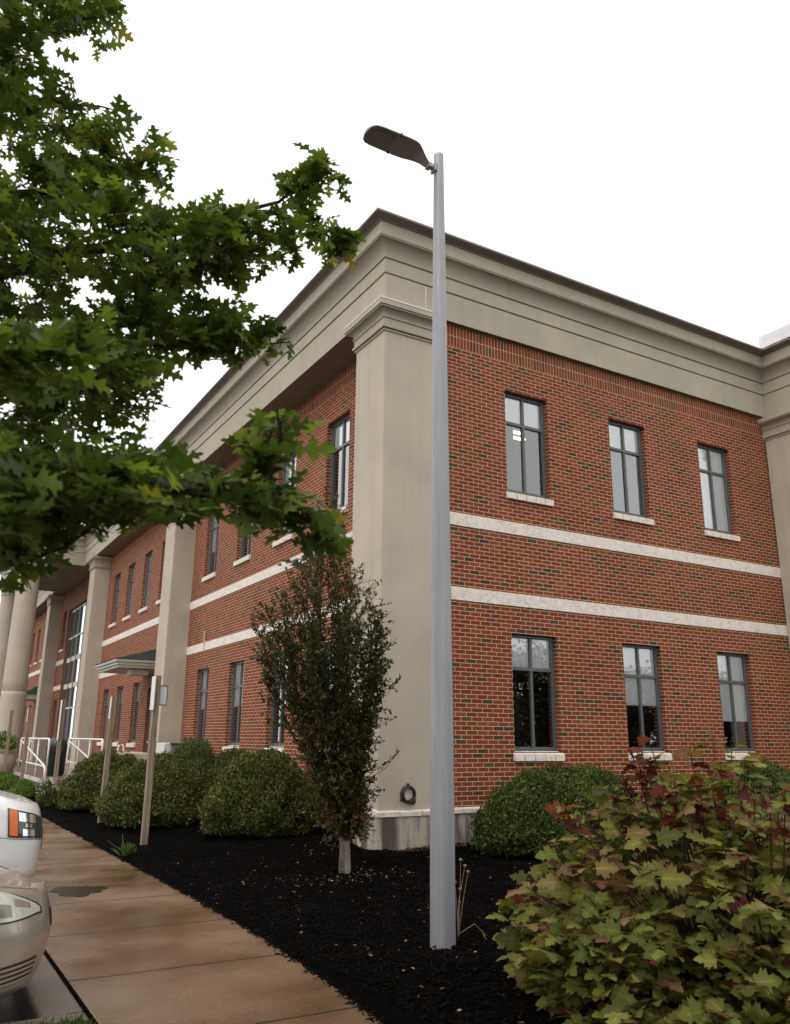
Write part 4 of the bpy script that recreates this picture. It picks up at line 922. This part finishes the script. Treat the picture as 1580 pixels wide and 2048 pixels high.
def tuft(name, label, cat, x, y, n, L, mat, spread=0.08, flowers=0, sl=0.3, zoff=0.0):
    z0 = float(bed_h(np.array(x), np.array(y))) + zoff; t = thing(name, label, cat, (x, y, z0)); r = np.random.default_rng(int(x * 100)); P = r.normal(0, spread, (n, 3)); P[:, 2] = 0
    d = np.stack([r.normal(0, .45, n), r.normal(0, .45, n), np.ones(n)], -1); tv = SV * np.array((1, 0.25, 1)); leaf_object("leaves", tv, SF, P, d, r.normal(0, 1, (n, 3)), r.uniform(L * .5, L, n), mat, t, r.random(n))
    if flowers:
        P = np.stack([r.normal(0, spread * 1.6, flowers), r.normal(0, spread * 1.6, flowers), r.uniform(L * .5, L * 1.25, flowers)], -1)
        leaf_object("flowers", SV, SF, np.repeat(P, 5, 0) + r.normal(0, 0.008, (flowers * 5, 3)), r.normal(0, 1, (flowers * 5, 3)), np.tile((0, 0, 1.0), (flowers * 5, 1)) + r.normal(0, .3, (flowers * 5, 3)), np.full(flowers * 5, 0.04), M_PETAL, t, r.random(flowers * 5))
    return t
tw_ = tuft("weed", "small green weed with two bent dry stems at the edge of the walk", "plant", 3.12, 12.85, 60, 0.20, M_GRASS, 0.045)
MB().tube([(0, 0, 0), (-0.12, -0.05, 0.10), (-0.30, -0.1, 0.22)], 0.004, 4).build("dry_stem", M_DRYSTALK, tw_)
MB().tube([(0, 0, 0), (-0.05, 0.02, 0.14), (-0.07, 0.03, 0.28)], 0.004, 4).build("dry_stem", M_DRYSTALK, tw_)
def flowering(x, y, rx, h, label, n, nf, seed):
    t = hedge(x, y, rx, rx, h, n, 0.045, M_HEDGE2, label, seed, "white_flowers", "flowers", "white flower clumps by the walk"); r = np.random.default_rng(seed)
    P = np.stack([r.normal(0, rx * .6, nf), r.normal(0, rx * .6, nf), h * r.uniform(.55, 1.2, nf)], -1); m = MB()
    fl_ = leaf_object("flowers", SV, SF, np.repeat(P, 5, 0) + r.normal(0, 0.008, (nf * 5, 3)), r.normal(0, 1, (nf * 5, 3)), r.normal(0, .5, (nf * 5, 3)) + np.array((0, 0, 1.0)), np.full(nf * 5, 0.032), M_PETAL, t, r.random(nf * 5)); fl_["kind"] = "stuff"
flowering(3.42, 22.3, 0.22, 0.55, "clump of small white flowers at the end of the mulch near the walk", 1800, 110, 31)
flowering(3.72, 20.6, 0.20, 0.85, "loose white flowers against the left side of the farthest clipped shrub", 1500, 110, 32)

# ---- grass patch on the island, mulch chips, leaf litter
k = 26000; P = np.stack([rng.uniform(-1.5, 1.24, k), 5.74 - np.abs(rng.normal(0, 1.2, k)), np.full(k, -0.02)], -1)
d = np.stack([rng.normal(0, .4, k), rng.normal(0, .4, k), np.ones(k)], -1)
o = leaf_object("grass", SV * np.array((1, 0.12, 1)), SF, P, d, rng.normal(0, 1, (k, 3)), rng.uniform(0.04, 0.10, k), M_GRASS, None, rng.random(k)); o['kind'] = 'stuff'
k = 42000; X = rng.uniform(3.0, 9.0, k); Y = rng.uniform(3.5, 13, k); keep = ~((X > X0 - .05) & (Y > Y0 - .05)) & ~(Y > YW - 0.05) | (X < X0 - 0.1); X, Y = X[keep], Y[keep]; ye = rng.uniform(3.5, 20, 2600); X = np.concatenate([X, walk_edge(ye) + 0.02 - np.abs(rng.normal(0, 0.028, 2600))]); Y = np.concatenate([Y, ye]); k = len(X)
P = np.stack([X, Y, np.maximum(bed_h(X, Y), np.where(X < walk_edge(Y), 0.001, -1)) + rng.uniform(0.0, 0.012, k)], -1); a = rng.uniform(0, 6.28, k); d = np.stack([np.cos(a), np.sin(a), rng.normal(0, .35, k)], -1)
CV = np.array([(0, -.13, 0), (1, -.1, 0), (1, .1, 0), (0, .13, 0), (0, -.1, .16), (1, -.08, .14), (1, .08, .14), (0, .1, .16)], float); CF_ = [(4, 5, 6, 7), (0, 1, 5, 4), (1, 2, 6, 5), (2, 3, 7, 6), (3, 0, 4, 7)]
V, lo, st_, to = instance(CV, CF_, P, *frames(d, np.tile((0, 0, 1.0), (k, 1)) + rng.normal(0, .4, (k, 3))), rng.uniform(0.018, 0.055, k)); o = np_mesh("mulch_chips", V, lo, st_, to, M_CHIP); o['kind'] = 'stuff'
# fallen leaves: round the hornbeam, by the foundation, and scattered
PP = []
for i in range(170): PP.append((HB[0] + rng.normal(0, 0.45), HB[1] - 0.25 + rng.normal(0, 0.22)))
for i in range(620): PP.append((rng.uniform(3.1, 8.5), rng.uniform(4.2, 12.0)))
for i in range(420): PP.append((6.3 + abs(rng.normal(0, 0.7)), Y0 - 0.05 - abs(rng.normal(0, 0.10))))
PP = np.array([p for p in PP if not (p[0] > X0 - 0.05 and p[1] > Y0 - 0.05)]); k = len(PP); P = np.stack([PP[:, 0], PP[:, 1], bed_h(PP[:, 0], PP[:, 1]) + 0.016], -1); a = rng.uniform(0, 6.28, k)
o = leaf_object("leaf_litter", SV, SF, P, np.stack([np.cos(a), np.sin(a), rng.normal(0, .2, k)], -1), np.tile((0, 0, 1.0), (k, 1)) + rng.normal(0, .3, (k, 3)), rng.uniform(0.012, 0.042, k), M_LITTER, None, rng.random(k)); o['kind'] = 'stuff'

# ------------------------------------------------------------------ parked cars
def car(name, label, nose_x, yc, W, L, plan_a, plan_p, zb, hood, belt, roof, cab, mat, boxy, lights):
    """W half width; s runs back from the nose; the car faces +x"""
    t = thing(name, label, "car", (nose_x - L / 2, yc, -0.155)); off = Vector((-(nose_x - L / 2), -yc, 0.155))
    def wid(s):
        if s < plan_a: return W * (1 - (1 - s / plan_a) ** plan_p) ** (1 / plan_p)
        e = L - s
        if e < 0.4: return W * (0.86 + 0.14 * (1 - (1 - e / 0.4) ** 2.2))
        return W
    def top(s): return float(np.interp(s, [0, 0.15, 0.5, cab[0], cab[0] + .3, cab[3] - .2, cab[3], L - 0.3, L], [hood - boxy[0], hood - boxy[0] * 0.55, hood, belt - 0.02, belt, belt + .02, belt + .02, belt, belt - 0.12]))
    def P(s, tt):
        # tt: 0 bottom edge .. 1 centre of the bonnet
        zt = top(s); w = wid(s)
        prof = [(0.0, 0.90, zb), (0.10, 0.97, zb + 0.05), (0.25, 1.0, zb + 0.22), (0.45, 1.0, zb + 0.58 * (zt - zb)), (0.62, 0.975, zt - 0.11), (0.72, 0.93, zt - 0.045), (0.80, 0.84, zt - 0.008), (0.9, 0.45, zt + 0.018), (1.0, 0.0, zt + 0.03)]
        ts = [p_[0] for p_ in prof]; y = float(np.interp(tt, ts, [p_[1] for p_ in prof])) * w; z = float(np.interp(tt, ts, [p_[2] for p_ in prof]))
        zz = (z - (zb + 0.31)); rec = boxy[1] * max(0, zz) ** 1.6 + boxy[2] * max(0, -zz) ** 1.6; fade = max(0.0, 1 - s / 0.9)
        return Vector((nose_x - s - rec * fade, yc - y, z - 0.155 + 0.0))
    S = [0, .004, .012, .025, .045, .07, .10, .14, .19, .25, .32, .40, .5, .62, .75, .9] + list(np.linspace(1.05, L - 0.4, 24)) + [L - .3, L - .2, L - .1, L - .05, L]; TT = np.linspace(0, 1, 41)
    V = []; Fc = []; n = len(TT) * 2 - 1
    for s in S:
        row = [P(s, a) for a in TT]; V += row + [Vector((q_.x, 2 * yc - q_.y, q_.z)) for q_ in row[-2::-1]]
    for i in range(len(S) - 1):
        for j in range(n - 1): Fc.append((i * n + j, i * n + j + 1, (i + 1) * n + j + 1, (i + 1) * n + j))
        Fc.append((i * n + n - 1, i * n, (i + 1) * n, (i + 1) * n + n - 1))
    Fc.append(tuple((len(S) - 1) * n + j for j in range(n)))
    m = MB(); m.add([v_ + off for v_ in V], Fc); body = m.build("body", mat, t, smooth=True)
    # cabin
    c = MB(); a0, a1, a2, a3 = cab; rows = [(a0, belt - .03, 0.90), (a1, roof - 0.03, 0.74), (a1 + .35, roof, 0.75), (a2 - .3, roof, 0.75), (a2, roof - 0.04, 0.73), (a3, belt - .02, 0.88)]
    V = []
    for s, z, k_ in rows: V += [Vector((nose_x - s, yc - W * k_, z - 0.155)), Vector((nose_x - s, yc - W * k_ * .5, z - 0.155 + .02)), Vector((nose_x - s, yc + W * k_ * .5, z - 0.155 + .02)), Vector((nose_x - s, yc + W * k_, z - 0.155))]
    Fc = [(i * 4 + j, i * 4 + j + 1, i * 4 + j + 5, i * 4 + j + 4) for i in range(5) for j in range(3)]
    roofs = [f for i, f in enumerate(Fc) if 3 <= i < 12]; glass = [f for i, f in enumerate(Fc) if not 3 <= i < 12]
    c.add([v_ + off for v_ in V], roofs); 
    bz = [Vector((nose_x - s, yc - W * 0.93, belt - .05 - .155)) for s, z, k_ in rows]; bz2 = [Vector((q_.x, yc + W * .93, q_.z)) for q_ in bz]
    c.build("roof_panel", mat, t, smooth=True, bevel=0.02)
    gl = MB(); gl.add([v_ + off for v_ in V], glass); nn = len(rows)
    side = [V[i * 4] for i in range(nn)]; gl.add([v_ + off for v_ in side] + [v_ + off for v_ in bz], [(i, i + 1, nn + i + 1, nn + i) for i in range(nn - 1)])
    side = [V[i * 4 + 3] for i in range(nn)]; gl.add([v_ + off for v_ in side] + [v_ + off for v_ in bz2], [(i + 1, i, nn + i, nn + i + 1) for i in range(nn - 1)])
    gl.build("window_glass", M_CARGLASS, t)
    for s in (boxy[3], L - boxy[4]):
        for sg in (-1, 1):
            R = boxy[5]; w_ = MB().lathe([(R * .62, -.1), (R * .94, -.1), (R, -.06), (R, .06), (R * .94, .1), (R * .62, .1)], n=28); w_.v = [(x, z, y) for x, y, z in w_.v]
            wo = w_.build("wheel", M_TYRE, t, smooth=False); wo.location = Vector((nose_x - s, yc + sg * (W - 0.09), R - .155)) + off
            q_ = MB().lathe([(0, 0.07), (R * .25, .085), (R * .58, .07), (R * .63, .095), (R * .63, -.095)], n=28); q_.v = [(x, sg * z, y) for x, y, z in q_.v]; q_.build("rim", M_RIM, wo, smooth=False)
    def patch(name_, mt, fn, na, nb, lift, parent=t):
        rows_ = []
        for i in range(na + 1):
            for j in range(nb + 1):
                s, tt = fn(i / na, j / nb); e = 0.004; p0 = P(s, tt); ds = P(s + e, tt) - P(max(0, s - e), tt); dt = P(s, min(1, tt + e)) - P(s, max(0, tt - e)); nr = ds.cross(dt); nr = nr.normalized() if nr.length > 1e-12 else Vector((0, -1, 0))
                if nr.y > 0.2 or nr.x < -0.5: nr = -nr
                rows_.append(p0 + nr * lift + off)
        Fc_ = [(i * (nb + 1) + j, i * (nb + 1) + j + 1, (i + 1) * (nb + 1) + j + 1, (i + 1) * (nb + 1) + j) for i in range(na) for j in range(nb)]
        a_ = MB().add(rows_, Fc_); o_ = a_.build(name_, mt, parent, smooth=True); return o_
    lights(patch, t, P, off)
    return t, body
def sedan_lights(patch, t, P, off):
    def eye(a, b):  # almond outline in (s, t)
        s = 0.13 + 0.66 * a; lo_ = 0.59 - 0.07 * math.sin(math.pi * a); hi_ = 0.59 + 0.155 * math.sin(math.pi * min(1, 0.04 + 0.96 * a)) ** 0.7
        return s, lo_ + (hi_ - lo_) * b
    def rim(a, b):
        s_, t_ = eye(a, b); return s_ + 0.018 * (a - 0.5) * 2, t_ + 0.010 * (b - 0.5) * 2
    patch("headlight_surround", M_BLACK, rim, 24, 10, 0.003)
    h = patch("headlight", M_LENS, eye, 24, 10, 0.006)
    for q in range(4):
        patch("reflector", (M_LENSCLEAR, M_LENS2)[q % 2], lambda a, b, q=q: eye(0.10 + 0.20 * q + 0.16 * a, 0.12 + 0.36 * b + 0.34 * ((q + 1) % 2)), 5, 5, 0.0085, h)
    g_ = patch("bumper_vent", M_BRONZE, lambda a, b: (0.13 + 0.30 * a, 0.125 + 0.11 * b), 12, 6, 0.003)
    for q in range(4): patch("vent_slat", M_CHAMP, lambda a, b, q=q: (0.15 + 0.26 * a, 0.134 + 0.026 * q + 0.014 * b), 10, 2, 0.012, g_)
    patch("grille", M_BLACK, lambda a, b: (0.012 + 0.03 * a, 0.46 + 0.16 * b), 8, 6, 0.004)
    patch("bumper_seam", M_BLACK, lambda a, b: (0.42 + 0.45 * a, 0.505 - 0.03 * a + 0.004 * b), 12, 1, 0.002)
    patch("bonnet_seam", M_BLACK, lambda a, b: (0.10 + 0.9 * a, 0.795 + 0.004 * b), 20, 1, 0.002)
def suv_lights(patch, t, P, off):
    bx = lambda s0, s1, t0, t1: (lambda a, b: (s0 + (s1 - s0) * a, t0 + (t1 - t0) * b))
    h = patch("headlight", M_LENSDARK, bx(0.045, 0.42, 0.43, 0.645), 14, 10, 0.005)
    patch("marker", M_AMBER, bx(0.33, 0.405, 0.445, 0.635), 5, 8, 0.009, h)
    patch("reflector", M_LENSCLEAR, bx(0.14, 0.315, 0.555, 0.62), 6, 4, 0.009, h)
    patch("reflector", M_LENSCLEAR, bx(0.16, 0.28, 0.45, 0.50), 6, 4, 0.009, h)
    patch("reflector", M_LENSCLEAR, bx(0.19, 0.25, 0.515, 0.545), 6, 4, 0.009, h)
    patch("bumper_seam", M_BLACK, lambda a, b: (0.02 + 0.7 * a, 0.418 + 0.004 * b), 20, 1, 0.002)
    patch("bumper_step", M_SIGN, lambda a, b: (0.02 + 0.7 * a, 0.13 + 0.012 * b), 20, 1, 0.003)
    patch("grille", M_BLACK, bx(0.004, 0.03, 0.3, 0.62), 6, 6, 0.004)
car("champagne_sedan", "champagne gold sedan with its front corner over the kerb, nearest the camera", 1.15, 6.80, 0.89, 4.65, 0.75, 2.1, 0.24, 0.93, 1.01, 1.48, (1.25, 2.0, 3.3, 4.0), M_CHAMP, (0.16, 0.55, 0.5, 0.95, 0.95, 0.32), sedan_lights)
car("white_truck", "white truck parked beyond the champagne sedan, nose to the walk", 1.53, 10.25, 0.98, 5.2, 0.50, 2.6, 0.42, 1.24, 1.30, 1.92, (1.35, 2.0, 4.4, 4.95), M_WHITEPAINT, (0.17, 0.28, 0.25, 0.95, 1.1, 0.40), suv_lights)

# ------------------------------------------------------------------ trees across the car park (behind the viewer; seen as reflections in the lower windows)
def far_tree():
    t = thing("car_park_tree", "broad dark tree across the car park, seen only as a reflection in the lower windows", "tree", (0, 0, -0.15), "trees across the car park")
    MB().tube([(0, 0, -0.1), (0.05, 0, 1.5), (0, 0.05, 3.2), (0.1, 0, 5.5)], [0.22, 0.18, 0.15, 0.06], 10).build("trunk", M_BARK, t, smooth=True)
    b_ = MB(); r = np.random.default_rng(77)
    for i in range(14):
        a = r.uniform(0, 6.28); b_.tube([(0, 0, 2.2 + i * .2), (1.2 * math.cos(a), 1.2 * math.sin(a), 3.4 + i * .2), (2.3 * math.cos(a), 2.3 * math.sin(a), 4.2 + i * .2)], [0.06, 0.04, 0.015], 5, False)
    b_.build("limbs", M_BARK, t)
    cs = unit(r.normal(0, 1, (60, 3))) * r.uniform(0.5, 1, (60, 1)) * np.array((2.6, 2.6, 4.0)) + np.array((0, 0, 4.3)); k = 9000
    P = cs[r.integers(0, 60, k)] + r.normal(0, 0.42, (k, 3)); leaf_object("crown", SV, SF, P, r.normal(0, 1, (k, 3)), r.normal(0, .6, (k, 3)) + np.array((0, 0, 1.0)), r.uniform(0.18, 0.34, k), M_HORN, t, r.random(k)); return t
ft = far_tree(); ft.location = (14, -9, -0.15); ft.scale = (1, 1, 0.6)
for i, (x, y, s_) in enumerate(((18, -10.5, 1.1), (22, -9.5, 1.0), (26, -11, 1.1), (30, -10, 1.05), (34.5, -11, 1.1), (39, -10, 1.0), (44, -11, 1.1), (10, -12, 1.0))):
    r_ = ft.copy(); COL.objects.link(r_); r_.location = (x, y, -0.15); r_.rotation_euler = (0, 0, i * 1.3); r_.scale = (s_, s_, s_ * (0.56 + 0.09 * (i % 3)))
    for ch in ft.children:
        c_ = ch.copy(); COL.objects.link(c_); c_.parent = r_
